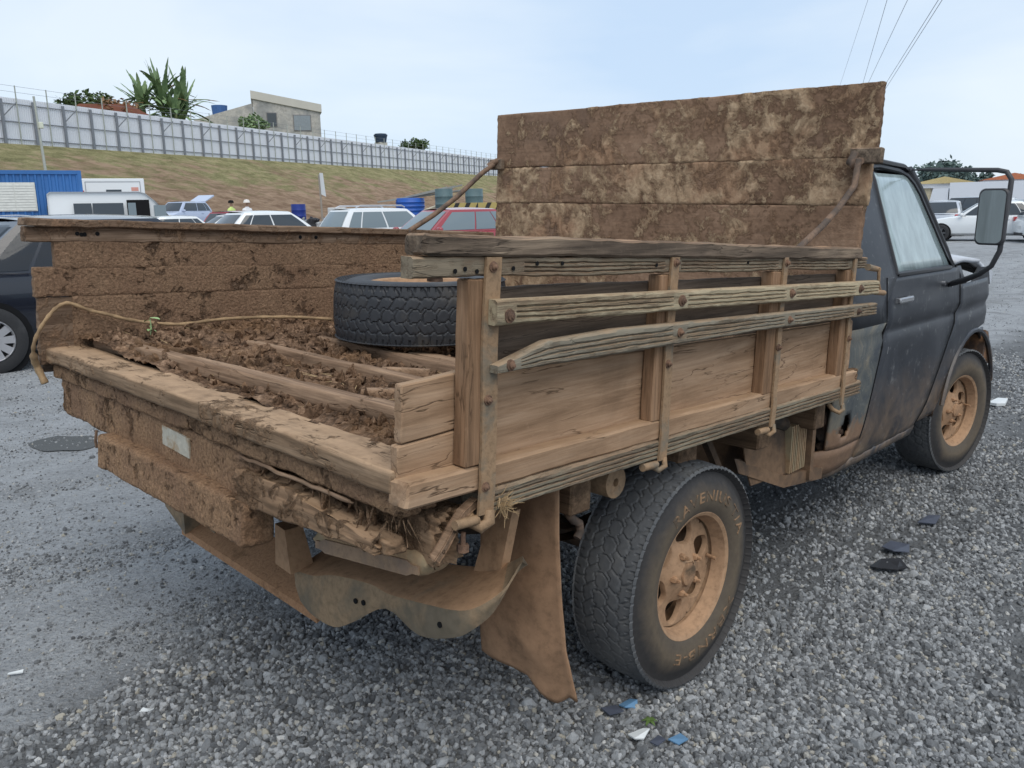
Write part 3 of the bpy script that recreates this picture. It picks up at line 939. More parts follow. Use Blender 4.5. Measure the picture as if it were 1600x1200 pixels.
# ================================================================== THE TRUCK
truck = bpy.data.objects.new('pickup_truck', None)
COL.objects.link(truck)
truck['label'] = 'muddy old dark pickup truck with a rotten high-sided wooden cargo bed'
truck['category'] = 'truck'
TC = Vector((2.0, 0, 0))
ORG[truck] = TC
truck.rotation_euler = TM.to_euler()
truck.location = TM @ TC
bolt_proto = {}
def bolts(parent, pts, xf=Bd, ax=(0, -1, 0), r=.009, mat='bolt', name='bolt'):
    """domed carriage-bolt heads with a washer; all share one mesh"""
    key = (name, r, mat, ax)
    for p in pts:
        P = xf(p)
        if key not in bolt_proto:
            q = MB()
            M = Vector((0, 0, 1)).rotation_difference(Vector(ax)).to_matrix()
            q.lathe([(.001, -.004), (r * 1.5, -.004), (r * 1.45, .001), (r * .95, .0015), (r * .9, .006), (r * .55, .0075), (r * .45, .011), (.0005, .0115)], 9, M)
            q.v = [tuple(Vector(v) + P) for v in q.v]
            o = obj(name, q, MAT[mat], parent, smooth=50, origin=P)
            bolt_proto[key] = o
        else:
            o = bolt_proto[key].copy()
            ORG[o] = P
            COL.objects.link(o)
            o.parent = parent
            o.location = P - ORG[parent]
YO = -1.028                                       # outer face of the right side frame

# ------------------------------------------------------------------ right side of the bed
q = MB(); q.board((0, YO, 0), (2.24, 0, .012), (0, .062, 0), (0, 0, .056), 60, 3, 3, ch=.006, amp=.0022, fr=7, ends=.008, seed=1)
gate_r = obj('side_gate', q, MAT['gate_wood'], truck, Bd, smooth=35)
def plank(par, mat, *a, label=None, smooth=35, name='plank', xf=Bd, **k):
    q = MB(); q.board(*a, **k)
    return obj(name, q, MAT[mat], par, xf, smooth=smooth, label=label)
plank(gate_r, 'gate_wood', (.012, -.986, .012), (.187, 0, .014), (0, .026, 0), (0, 0, .108), 10, 2, 6, ch=.003, amp=.0018, fr=6, ends=.004, seed=2)
plank(gate_r, 'gate_wood', (.020, -.986, .1235), (.179, 0, .0135), (0, .026, 0), (0, 0, .121), 10, 2, 6, ch=.003, amp=.0022, fr=9, ends=.006, seed=3)
plank(gate_r, 'gate_wood', (.201, -.986, .014), (1.975, 0, .006), (0, .026, 0), (0, 0, .232), 60, 2, 10, ch=.003, amp=.002, fr=5, ends=.003, seed=5)
plank(gate_r, 'gate_dark', (.19, -.988, .254), (1.98, 0, .004), (0, .026, 0), (0, 0, .178), 50, 2, 6, ch=.004, amp=.0028, fr=8, ends=.012, seed=4)  # upper plank coloured darker for the shadow of the slats
for i, (x0, x1) in enumerate(((.160, .243), (.845, .915), (1.468, 1.545), (2.035, 2.105))):
    plank(gate_r, 'post_wood', (x0, YO, .058), (0, 0, .396), (x1 - x0, 0, 0), (0, .041, 0), 30, 4, 3, ch=.004, amp=.0016, fr=9, ends=.003, seed=10 + i, name='post')
plank(gate_r, 'gate_wood', (2.13, -1.0, .06), (0, 0, .20), (.09, 0, 0), (0, .03, 0), 12, 3, 2, ch=.004, amp=.003, seed=17, name='corner_block')
plank(gate_r, 'rot_wood', (2.15, YO + .004, -.03), (0, 0, .10), (.10, 0, 0), (0, .05, 0), 16, 10, 5, ch=.004, amp=.006, fr=20, seed=18, name='corner_block', smooth=180)
plank(gate_r, 'cap_wood', (.026, -1.038, .5025), (2.126, 0, -.013), (0, .062, 0), (0, 0, .041), 120, 4, 3, ch=.005, amp=.0042, fr=8, ends=.012, seed=20, name='cap_plank')

def ribbed(x0, x1, zf, yin, yout, pads, nx=160, groove=.0065, taper=None, bare=()):
    """wooden slat with three grooves run along its face, left flat at the bolt pads"""
    q = MB()
    prof = [(0.0, 0), (.02, .3), (.09, 1), (.2, 1), (.235, 0), (.275, 0), (.31, 1), (.42, 1), (.455, 0), (.50, 0), (.535, 1), (.64, 1), (.675, 0), (.715, 0), (.75, 1), (.9, 1), (.98, .3), (1.0, 0)]
    m = len(prof)
    rows = []
    for i in range(nx + 1):
        x = x0 + (x1 - x0) * i / nx
        za, zb = zf(x)
        flat = any(abs(x - p) < .042 for p in pads) or any(a <= x <= b for a, b in bare)
        row = []
        for (t, d) in prof:
            dd = 1.0 if (flat and .05 < t < .95) else d
            z = za + (zb - za) * t
            y = yout + groove * (1 - dd)
            n = noise.noise(Vector((x * 14, z * 60, x0))) * .0018 + noise.noise(Vector((x * 45, z * 90, 3))) * .001
            row.append((x, y - n, z + n * 1.5))
        row += [(x, yin, zb), (x, yin, za)]
        rows.append(row)
    w = m + 2
    for r_ in rows:
        q.v += r_
    for i in range(nx):
        for j in range(w):
            a = i * w + j; b = i * w + (j + 1) % w
            q.f.append((a, b, b + w, a + w))
    q.f.append(tuple(range(w))); q.f.append(tuple(nx * w + j for j in range(w - 1, -1, -1)))
    return q
SX = (.222, .90, 1.54, 2.095)
top_rail = obj('top_rail', ribbed(.012, 2.22, lambda x: (.456 + .002 * math.sin(x * 9), .4985), YO + .036, YO, SX, 200, bare=((-.1, .33),)), MAT['rail_wood'], gate_r, Bd, smooth=40)
slat2 = obj('slat', ribbed(.207, 2.275, lambda x: (.360, .4125), YO - .009, YO - .034, SX, 180, bare=((.2, .27),)), MAT['slat_cream'], gate_r, Bd, smooth=40, label='cream painted grooved slat')
def s3(x):
    a = .259 + .020 * min(1, max(0, (x - .22) / 1.2)) + .003 * max(0, x - 1.4)
    b_ = .3275 if x > .62 else .3275 - .011 * ((.62 - x) / .25) if x > .37 else .3165 - .040 * ((.37 - x) / .15)
    return a, b_
slat3 = obj('slat', ribbed(.215, 2.275, s3, YO - .009, YO - .034, SX, 180, bare=((.2, .285),)), MAT['slat_grey'], gate_r, Bd, smooth=40, label='grey lower slat with a broken tapering rear end')
base_r = obj('base_rail', ribbed(.215, 2.27, lambda x: (-.058 + .012 * x, -.004 + .012 * x), YO + .07, YO - .006, (), 200, groove=.009), MAT['base_wood'], truck, Bd, smooth=40)
# straps
for i, x in enumerate(SX):
    w = (.022, .018, .014, .012)[i]
    q = MB()
    z1 = .498
    P = [(x, YO - .005, z1)]
    for z in (.40, .30, .2, .1, .06, .03, -.02, -.05):
        P.append((x - .012 * (z1 - z) + (.004 * math.sin(z * 14)), YO - .005 - (.004 if z < .05 else 0), z))
    for (px, py, pz) in P:
        q.v += [(px - w, py - .0035, pz), (px + w, py - .0035, pz), (px + w, py + .0035, pz), (px - w, py + .0035, pz)]
    for k in range(len(P) - 1):
        for j in range(4):
            q.f.append((k * 4 + j, k * 4 + (j + 1) % 4, k * 4 + 4 + (j + 1) % 4, k * 4 + 4 + j))
    q.f.append((3, 2, 1, 0)); q.f.append(tuple((len(P) - 1) * 4 + j for j in range(4)))
    obj('strap', q, MAT['strap'], gate_r, Bd, smooth=30)
    q = MB()
    xb = x - .018
    q.tube([(xb + .02, YO - .008, -.045), (xb + .015, YO - .016, -.066), (xb, YO - .008, -.078), (xb - .012, YO + .012, -.068), (xb - .012, YO + .03, -.05)], .0085 + .006 * (i == 0), 8)
    if i < 3:
        q.tube([(xb - .075, YO - .004, -.058), (xb - .01, YO - .004, -.06)], .011, 8)
    obj('hinge', q, MAT['strap'], gate_r, Bd, smooth=50)
bolts(gate_r, [(SX[0] - .004, YO - .010, .478), (SX[0] - .009, YO - .010, .20), (SX[0] - .014, YO - .013, .012), (SX[1], YO - .010, .484), (SX[1] - .008, YO - .010, .215), (SX[2], YO - .010, .48), (SX[2] - .008, YO - .010, .21), (SX[3], YO - .010, .2)], r=.008)
bolts(slat2, [(SX[0] + .022, YO - .036, .378), (SX[1], YO - .036, .386), (SX[2], YO - .036, .386), (SX[3], YO - .036, .386)], r=.0105)
bolts(slat3, [(SX[0] + .03, YO - .036, .274), (SX[1], YO - .036, .302), (SX[2], YO - .036, .302), (SX[3], YO - .036, .303)], r=.0085)
# nail and bolt holes left in the top rail, seen as dark dots
q = MB()
for (x, z) in ((.118, .470), (.145, .474), (.178, .469), (.285, .474), (.36, .484), (.445, .484), (.82, .478), (1.30, .482)):
    q.lathe([(.0005, .0), (.0046, .0), (.005, .002), (.0005, .002)], 9, Matrix.Translation((x, YO - .0012, z)) @ Matrix.Rotation(R(90), 4, 'X'))
obj('nail_hole', q, MAT['dark'], top_rail, Bd)['kind'] = 'stuff'
q = MB(); q.tube([(.085, YO + .02, .449), (.085, YO + .02, .456)], .016, 9)
obj('bolt_end', q, MAT['bolt'], top_rail, Bd, smooth=50)
# latch at the front end of the rail
q = MB(); q.tube([(2.2, YO - .012, .462), (2.31, YO - .012, .452)], [.013, .010], 8); q.tube([(2.29, YO - .02, .46), (2.30, YO - .02, .40), (2.33, YO - .02, .365)], .006, 6)
q.tube([(2.27, YO - .022, .368), (2.36, YO - .022, .362)], .011, 8)
obj('latch', q, MAT['strap'], gate_r, Bd, smooth=50)

# ------------------------------------------------------------------ left side of the bed
q = MB(); q.board((0, 1.012, .0), (2.24, 0, .01), (0, .06, 0), (0, 0, .056), 40, 2, 2, ch=.006, amp=.002, seed=30)
gate_l = obj('side_gate', q, MAT['gate_dark'], truck, Bd, smooth=35)
def dplank(par, mat, *a, name='plank', label=None, xf=Bd, **k):
    return plank(par, mat, *a, smooth=180, name=name, label=label, xf=xf, **k)
plank(gate_l, 'left_bare', (-.045, .955, .5195), (2.28, 0, 0), (0, .09, 0), (0, 0, .027), 280, 8, 4, ch=.004, amp=.003, fr=9, ends=.01, seed=31, name='cap_plank')
plank(gate_l, 'left_bare', (-.045, .978, .466), (2.28, 0, .012), (0, .04, 0), (0, 0, .0535), 280, 5, 7, ch=.004, amp=.003, fr=9, ends=.008, seed=32, name='top_rail')
dplank(gate_l, 'left_wood', (.055, .984, .3755), (2.18, 0, .006), (0, .028, 0), (0, 0, .098), 270, 4, 11, ch=.0012, amp=.002, seed=33)
dplank(gate_l, 'left_wood', (-.020, .984, .275), (2.25, 0, .008), (0, .028, 0), (0, 0, .1), 280, 4, 12, ch=.0012, amp=.002, ends=.006, seed=34)
dplank(gate_l, 'left_wood', (.10, .985, .03), (2.13, 0, .008), (0, .028, 0), (0, 0, .242), 266, 4, 30, ch=.002, amp=.002, ends=.006, seed=35)
plank(gate_l, 'left_bare', (-.018, .987, .03), (.15, 0, 0), (0, .024, 0), (0, 0, .241), 10, 2, 16, ch=.002, amp=.002, ends=.012, seed=36, name='patch_board', label='bare brown patch of board at the rear corner')
q = MB()
for (x, z) in ((.13, .496), (.155, .494), (.20, .497), (1.05, .50), (1.13, .50), (.145, .493)):
    q.lathe([(.0005, .0), (.0075, .0), (.008, .008), (.0005, .008)], 9, Matrix.Translation((x, .976, z)) @ Matrix.Rotation(R(-90), 4, 'X'))
obj('nail_hole', q, MAT['dark'], gate_l, Bd)['kind'] = 'stuff'

# ------------------------------------------------------------------ headboard
HX = 2.24
q = MB()
for y in (.55, -.55):
    q.bx(HX + .038, HX + .085, y - .035, y + .035, -.02, 1.08)
head = obj('headboard', q, MAT['gate_dark'], truck, Bd)
dplank(head, 'head_wood', (HX, -1.012, .866), (0, 1.98, .014), (.034, 0, 0), (0, .0, .268), 250, 5, 33, ch=.003, amp=.0025, fr=4, ends=.004, seed=40)
dplank(head, 'head_wood', (HX, -.992, .6905), (0, 1.957, .010), (.034, 0, 0), (0, -.006, .177), 250, 5, 22, ch=.004, amp=.002, fr=4, ends=.004, seed=41)
dplank(head, 'head_wood', (HX, -.982, .4985), (0, 1.945, .010), (.034, 0, 0), (0, -.004, .191), 250, 5, 24, ch=.0035, amp=.002, fr=4, ends=.004, seed=42)
dplank(head, 'head_wood', (HX, -.95, .09), (0, 1.91, .0), (.034, 0, 0), (0, -.004, .405), 180, 4, 40, ch=.0035, amp=.002, fr=4, seed=43)
plank(head, 'cap_wood', (HX - .035, -1.045, .838), (0, .118, .004), (.03, 0, 0), (0, 0, .058), 12, 3, 6, ch=.004, amp=.003, seed=44, name='batten')
plank(head, 'cap_wood', (HX - .03, .90, .868), (0, .088, 0), (.028, 0, 0), (0, 0, .055), 8, 3, 6, ch=.004, amp=.003, seed=45, name='batten')
q = MB(); q.tube([(2.19, -.955, .875), (2.17, -.95, .85), (2.162, -.965, .83), (2.15, -.985, .84)], .016, 8); q.tube([(2.20, -.93, .845), (2.15, -.995, .845)], .013, 8)
obj('eye_bolt', q, MAT['rod'], head, Bd, smooth=50)
q = MB(); q.tube([(2.15, -.985, .85), (2.123, -.99, .755), (2.002, -.99, .67), (1.882, -.992, .606), (1.70, -.995, .525)], .0115, 8)
obj('stay_rod', q, MAT['rod'], head, Bd, smooth=50)
q = MB(); q.tube([(2.2, .945, .895), (2.12, .95, .845), (1.95, .955, .715), (1.8, .96, .62), (1.64, .965, .535)], .0125, 8); q.tube([(2.215, .93, .915), (2.185, .97, .885)], .016, 8)
obj('stay_rod', q, MAT['rod'], head, Bd, smooth=50)

# ------------------------------------------------------------------ floor, sill and the rotten tail
q = MB(); q.bx(.10, 2.23, -.965, .98, .02, .05)
floor_p = obj('bed_floor', q, MAT['bearer_wood'], truck, Bd)
def frail(x0, y0, x1, y1, w, z, h=.05, seed=0, n=100):
    U = Vector((x1 - x0, y1 - y0, 0)); s_ = Vector((-U.y, U.x, 0)).normalized() * w
    return dplank(floor_p, 'floor_rail', (x0 - s_.x / 2, y0 - s_.y / 2, z - h), tuple(U), tuple(s_), (0, 0, h), n, 7, 4, ch=.004, amp=.003, fr=6, ends=.012, seed=seed, name='floor_rail')
frail(.17, .93, .265, -.945, .055, .130, seed=50, n=190)
frail(.57, .90, .545, -.945, .048, .127, seed=51, n=180)
frail(.86, .70, .775, -.945, .04, .128, seed=52, n=150)
frail(.90, .02, .845, -.62, .07, .126, seed=53, n=70)
frail(1.28, .9, 1.24, -.945, .06, .126, seed=54, n=150)
frail(.60, -.165, .70, -.30, .03, .122, seed=55, n=20)
frail(.34, -.40, .45, -.47, .035, .116, seed=56, n=20)
dplank(truck, 'sill_wood', (0, -.985, .0145), (0, 2.006, .026), (.14, 0, 0), (0, 0, .056), 230, 17, 7, ch=.007, amp=.0035, fr=7, ends=.004, seed=60, name='rear_sill')
dplank(truck, 'rear_mud', (.03, -.985, -.034), (0, 1.985, .018), (.1, 0, 0), (0, 0, .042), 220, 10, 6, ch=.005, amp=.006, fr=8, ends=.02, seed=61, name='under_plank')
dplank(truck, 'rear_mud', (.045, -.40, -.172), (0, 1.385, .030), (.032, 0, 0), (0, 0, .132), 160, 5, 16, ch=.006, amp=.006, fr=8, ends=.03, seed=62, name='tail_board')
dplank(truck, 'rear_mud', (.0, -.388, -.262), (0, .93, .012), (.088, 0, 0), (0, -.005, .112), 116, 11, 14, ch=.006, amp=.004, fr=9, ends=.006, seed=63, name='tow_beam')
dplank(truck, 'rot_wood', (.115, -1.01, -.172), (0, 1.96, .02), (.085, 0, 0), (0, 0, .125), 220, 10, 15, ch=.008, amp=.008, fr=8, ends=.05, seed=64, name='rear_crossmember')
# broken log end sagging out at the right of the tail
def logfn(p):
    t = (p.y + .92) / .62
    k = 1 - .62 * max(0, 1 - t * 1.5) ** 1.2
    c = Vector((.052, p.y, -.112 + .010 * t))
    d = p - c
    return c + Vector((d.x, 0, d.z * k)) + noise.noise_vector(Vector((p.x * 30, p.y * 7, p.z * 30))) * .007 + noise.noise_vector(Vector((p.x * 60, p.y * 18, p.z * 60))) * .003
q = MB(); q.board((.015, -.925, -.158), (0, .62, 0), (.075, 0, 0), (0, 0, .088), 90, 11, 14, ch=.006, ends=.03, seed=65, fn=logfn)
obj('broken_plank', q, MAT['rot_wood'], truck, Bd, smooth=180)
q = MB(); q.board((.025, -.945, -.135), (0, .08, .01), (.05, 0, 0), (0, 0, .04), 10, 7, 6, ch=.006, amp=.006, fr=24, ends=.01, seed=66)
obj('broken_plank', q, MAT['rot_wood'], truck, Bd, smooth=180)
q = MB(); q.board((.028, -.80, -.05), (0, .52, .005), (.012, 0, 0), (0, 0, .014), 50, 2, 2, ch=.003, amp=.006, fr=9, ends=.05, seed=67)
obj('loose_lath', q, MAT['floor_rail'], truck, Bd, smooth=60)
q = MB()
for k in range(70):
    y = rnd.uniform(-.98, -.38); z0 = rnd.uniform(-.06, -.03); L_ = rnd.uniform(.03, .085)
    p0 = Vector((rnd.uniform(.03, .10), y, z0))
    p1 = p0 + Vector((rnd.uniform(-.02, .02), rnd.uniform(-.04, .04), -L_))
    q.tube([p0, p0.lerp(p1, .5) + Vector((0, rnd.uniform(-.008, .008), 0)), p1], [.004, .003, .001], 4)
o = obj('splinters', q, MAT['rot_wood'], truck, Bd); o['kind'] = 'stuff'
q = MB(); q.bx(.0405, .0455, -.02, .148, -.106, -.048)
q.v = [(x, y, z + (y - .06) * .06) for x, y, z in q.v]
obj('reflector_plate', q, MAT['plate'], truck, Bd)
q = MB(); q.tube([(.223, -1.0, -.03), (.204, -1.004, -.034), (.167, -1.012, -.045), (.139, -1.015, -.07), (.118, -1.01, -.105), (.095, -1.005, -.135)], .0155, 4)
obj('bent_bracket', q, MAT['floor_rail'], truck, Bd, smooth=25)
q = MB(); q.tube([(.165, -1.02, -.085), (.165, -1.02, -.115)], .006, 6); q.tube([(.165, -1.02, -.112), (.165, -1.02, -.128)], .014, 6)
obj('hanging_bolt', q, MAT['bolt'], truck, Bd, smooth=40)
q = MB()
for k in range(60):
    p = Vector((.262, YO - .012, -.035)) + Vector((rnd.gauss(0, .008), rnd.gauss(0, .006), rnd.gauss(0, .008)))
    d = Vector((rnd.gauss(.2, .7), rnd.gauss(-.3, .5), rnd.gauss(-.1, .8))).normalized() * rnd.uniform(.02, .05)
    q.tube([p, p + d * .6 + Vector((0, 0, -.004)), p + d], [.0009, .0008, .0004], 3)
o = obj('frayed_twine', q, plain('twine', (.45, .31, .17), .9), truck, Bd); o['kind'] = 'stuff'
# small hook at the far corner
q = MB(); q.tube([(.02, .60, -.14), (.015, .60, -.175), (.02, .607, -.2)], .005, 6)
obj('wire_hook', q, MAT['rod'], truck, Bd, smooth=50)

# cross bearers, chassis and axle underneath
for i, (x, w) in enumerate(((.64, .085), (1.16, .10), (1.66, .09), (2.12, .09))):
    plank(truck, 'bearer_wood', (x, -.93, -.185 + .004 * i), (0, 1.88, 0), (w, 0, 0), (0, 0, .10), 40, 2, 2, ch=.006, amp=.003, seed=70 + i, name='cross_bearer')
for y in (-.42, .42):
    q = MB(); q.bx(.28, 4.4, y - .035, y + .035, .52, .66)
    obj('chassis_rail', q, MAT['chassis'], truck)
q = MB(); q.tube([(1.168, -.74, .371), (1.168, -.2, .371), (1.168, -.16, .371), (1.168, 0, .371), (1.168, .16, .371), (1.168, .2, .371), (1.168, .74, .371)], [.045, .045, .10, .15, .10, .045, .045], 14)
obj('rear_axle', q, MAT['chassis'], truck, smooth=50)
for y in (-.56, .56):
    q = MB()
    q.grid(lambda u, v: Vector((.62 + 1.1 * u, y - .03 + .06 * v, .60 - .17 * math.sin(math.pi * u))), 16, 1)
    q.grid(lambda u, v: Vector((.62 + 1.1 * u, y - .03 + .06 * v, .56 - .17 * math.sin(math.pi * u))), 16, 1)
    obj('leaf_spring', q, MAT['chassis'], truck)
q = MB(); q.lathe([(.012, -.05), (.045, -.05), (.045, .05), (.012, .05)], 16, Matrix.Translation((.80, -.90, .742)) @ Matrix.Rotation(R(90), 4, 'X'), True)
obj('spring_shackle', q, MAT['strap'], truck, smooth=40)
q = MB(); q.tube([(.665, -.90, .70), (.66, -.90, .675), (.675, -.905, .655), (.70, -.905, .64), (.705, -.905, .615), (.69, -.905, .60)], [.016, .014, .012, .012, .012, .012], 8)
obj('tow_hook', q, MAT['rod'], truck, smooth=50)

# ------------------------------------------------------------------ mudflap, bumper, tail lamp
def flap(u, v):
    y0, y1 = -.655, -.952
    y = y0 + (y1 - y0) * u
    zt = .66 + .095 * u + .06
    zb = .215 - .085 * u ** 3 + (.0 if u < .8 else (u - .8) * .12)
    if .55 < u < .92:
        zb -= .045 * math.sin((u - .55) / .37 * math.pi)
    z = zt + (zb - zt) * v
    x = .575 - .02 * math.sin(v * 2.6) + .035 * u * v + .05 * max(0, v - .75) * (1 + u)
    x += .018 * math.sin(u * 5 + v * 3) + noise.noise(Vector((u * 4, v * 5, 1))) * .008
    y -= .03 * max(0, v - .72) * (u > .5)
    return Vector((x, y, z))
q = MB(); q.grid(flap, 26, 44)
o = obj('mudflap', q, MAT['flap'], truck, recalc=False, smooth=180)
sm_ = o.modifiers.new('thick', 'SOLIDIFY'); sm_.thickness = .007
T1 = [(.25, -.19, .425), (.24, -.30, .444), (.24, -.41, .480), (.24, -.573, .507), (.24, -.65, .505), (.24, -.80, .528), (.24, -.915, .552), (.265, -.962, .572), (.32, -.985, .602), (.368, -.988, .646)]
B1 = [(.25, -.215, .335), (.24, -.29, .321), (.24, -.40, .322), (.24, -.50, .375), (.24, -.64, .462), (.24, -.77, .436), (.24, -.90, .478), (.262, -.945, .508), (.305, -.97, .545), (.352, -.98, .605)]
FR = [(.42, -.16, .455), (.42, -.27, .468), (.42, -.37, .484), (.42, -.49, .50), (.42, -.57, .515), (.42, -.70, .545), (.42, -.80, .570), (.42, -.86, .590), (.418, -.92, .622), (.405, -.968, .655)]
def rows_mesh(rows, sub=3, sub2=3):
    """lofts rows of matching points into one smooth closed skin"""
    q = MB()
    def cr(a, b, c, d, t):
        return .5 * ((2 * b) + (c - a) * t + (2 * a - 5 * b + 4 * c - d) * t * t + (3 * b - a - 3 * c + d) * t ** 3)
    def dense(L_):
        L_ = [Vector(p) for p in L_]
        o_ = []
        for i in range(len(L_) - 1):
            a, b, c, d = L_[max(i - 1, 0)], L_[i], L_[i + 1], L_[min(i + 2, len(L_) - 1)]
            for k in range(sub):
                o_.append(cr(a, b, c, d, k / sub))
        return o_ + [L_[-1]]
    D_ = [dense(r_) for r_ in rows]
    n, m = len(D_[0]), len(D_)
    for i in range(n):
        for j in range(m):
            q.v.append(tuple(D_[j][i]))
    for i in range(n - 1):
        for j in range(m):
            a = i * m + j; b = i * m + (j + 1) % m
            q.f.append((a, b, b + m, a + m))
    q.f.append(tuple(range(m))); q.f.append(tuple((n - 1) * m + j for j in range(m - 1, -1, -1)))
    return q
V_ = lambda p, d: tuple(Vector(p) + Vector(d))
rows = [[V_(p, (.0, 0, -.012)) for p in T1], [V_(p, (.003, 0, .0)) for p in T1], [V_(p, (.016, 0, .006)) for p in T1], FR, [V_(p, (.02, .0, -.03)) for p in FR], [V_(p, (.06, .02, .03)) for p in B1], B1, [V_((Vector(a) + Vector(b)) / 2, (-.006, 0, 0)) for a, b in zip(T1, B1)]]
bump_o = obj('bumper', rows_mesh(rows, 4), MAT['bumper'], truck, smooth=38)
bump_o.data.materials.append(MAT['bumper_face'])
for p_ in bump_o.data.polygons:
    if abs(p_.normal.x) > .45 or (abs(p_.normal.y) > .5 and abs(p_.normal.z) < .55):
        p_.material_index = 1
q = MB(); q.hexa([(.30, -.22, .245), (.44, -.22, .30), (.44, .66, .34), (.30, .66, .285), (.30, -.22, .272), (.44, -.22, .33), (.44, .66, .37), (.30, .66, .312)])
obj('step', q, MAT['bumper_step'], bump_o)
q = MB()
q.hexa([(.30, .40, .36), (.44, .40, .40), (.44, .93, .46), (.32, .93, .42), (.29, .42, .50), (.44, .40, .52), (.44, .95, .54), (.32, .95, .50)])
q.hexa([(.285, .60, .305), (.40, .60, .34), (.40, .76, .38), (.29, .76, .372), (.285, .60, .42), (.40, .60, .42), (.40, .78, .45), (.29, .78, .45)])
obj('bumper_end', q, MAT['bumper_face'], bump_o, smooth=30)
q = MB(); q.hexa([(.22, -.22, .43), (.30, -.22, .43), (.30, -.12, .43), (.23, -.12, .43), (.22, -.2, .56), (.28, -.2, .56), (.28, -.13, .56), (.23, -.13, .56)])
obj('bumper_bracket', q, MAT['bumper'], bump_o, smooth=30)
q = MB(); q.hexa([(.40, -.80, .56), (.43, -.80, .56), (.43, -.90, .60), (.40, -.90, .60), (.44, -.83, .74), (.47, -.83, .74), (.47, -.90, .74), (.44, -.90, .74)])
obj('bumper_bracket', q, MAT['bumper'], bump_o, smooth=30)
q = MB()
for (x, y, z) in ((.2335, -.52, .445), (.2335, -.555, .452), (.2335, -.86, .50)):
    q.lathe([(.0005, 0), (.0075, 0), (.0075, .004), (.0005, .004)], 10, Matrix.Translation((x, y, z)) @ Matrix.Rotation(R(-90), 4, 'Y'))
obj('bolt_hole', q, MAT['dark'], bump_o)
def lampsec(t):
    a = 2 * math.pi * t
    return math.copysign(abs(math.cos(a)) ** .6, math.cos(a)), math.copysign(abs(math.sin(a)) ** .6, math.sin(a))
q = MB()
LA, LB = Vector((.115, -.535, .665)), Vector((.115, -.965, .722))
nL = 24
for i in range(nL + 1):
    t = i / nL
    e = (1 - max(0, abs(t - .5) * 2 - .82) ** 2 / .0324 * .98) ** .5 if abs(t - .5) * 2 > .82 else 1
    c = LA.lerp(LB, t)
    for k in range(20):
        a, b_ = lampsec(k / 20)
        q.v.append((c.x + .03 + a * .045, c.y, c.z + b_ * .034 * max(.05, e)))
for i in range(nL):
    for k in range(20):
        a = i * 20 + k; b_ = i * 20 + (k + 1) % 20
        q.f.append((a, b_, b_ + 20, a + 20))
q.f.append(tuple(range(20))); q.f.append(tuple(nL * 20 + k for k in range(19, -1, -1)))
lamp = obj('tail_lamp', q, MAT['lamp_bar'], truck, smooth=50)
q = MB()
for i in range(21):
    t = .04 + .92 * i / 20
    c = LA.lerp(LB, t)
    hh = .020 * (1 if .1 < t < .9 else .6)
    q.v += [(c.x - .0175, c.y, c.z - hh - .008), (c.x - .0175, c.y, c.z + hh - .012)]
for i in range(20):
    q.f.append((i * 2, i * 2 + 1, i * 2 + 3, i * 2 + 2))
o = obj('lens', q, MAT['lamp_face'], lamp, recalc=False)
sm_ = o.modifiers.new('thick', 'SOLIDIFY'); sm_.thickness = .005; sm_.offset = 0

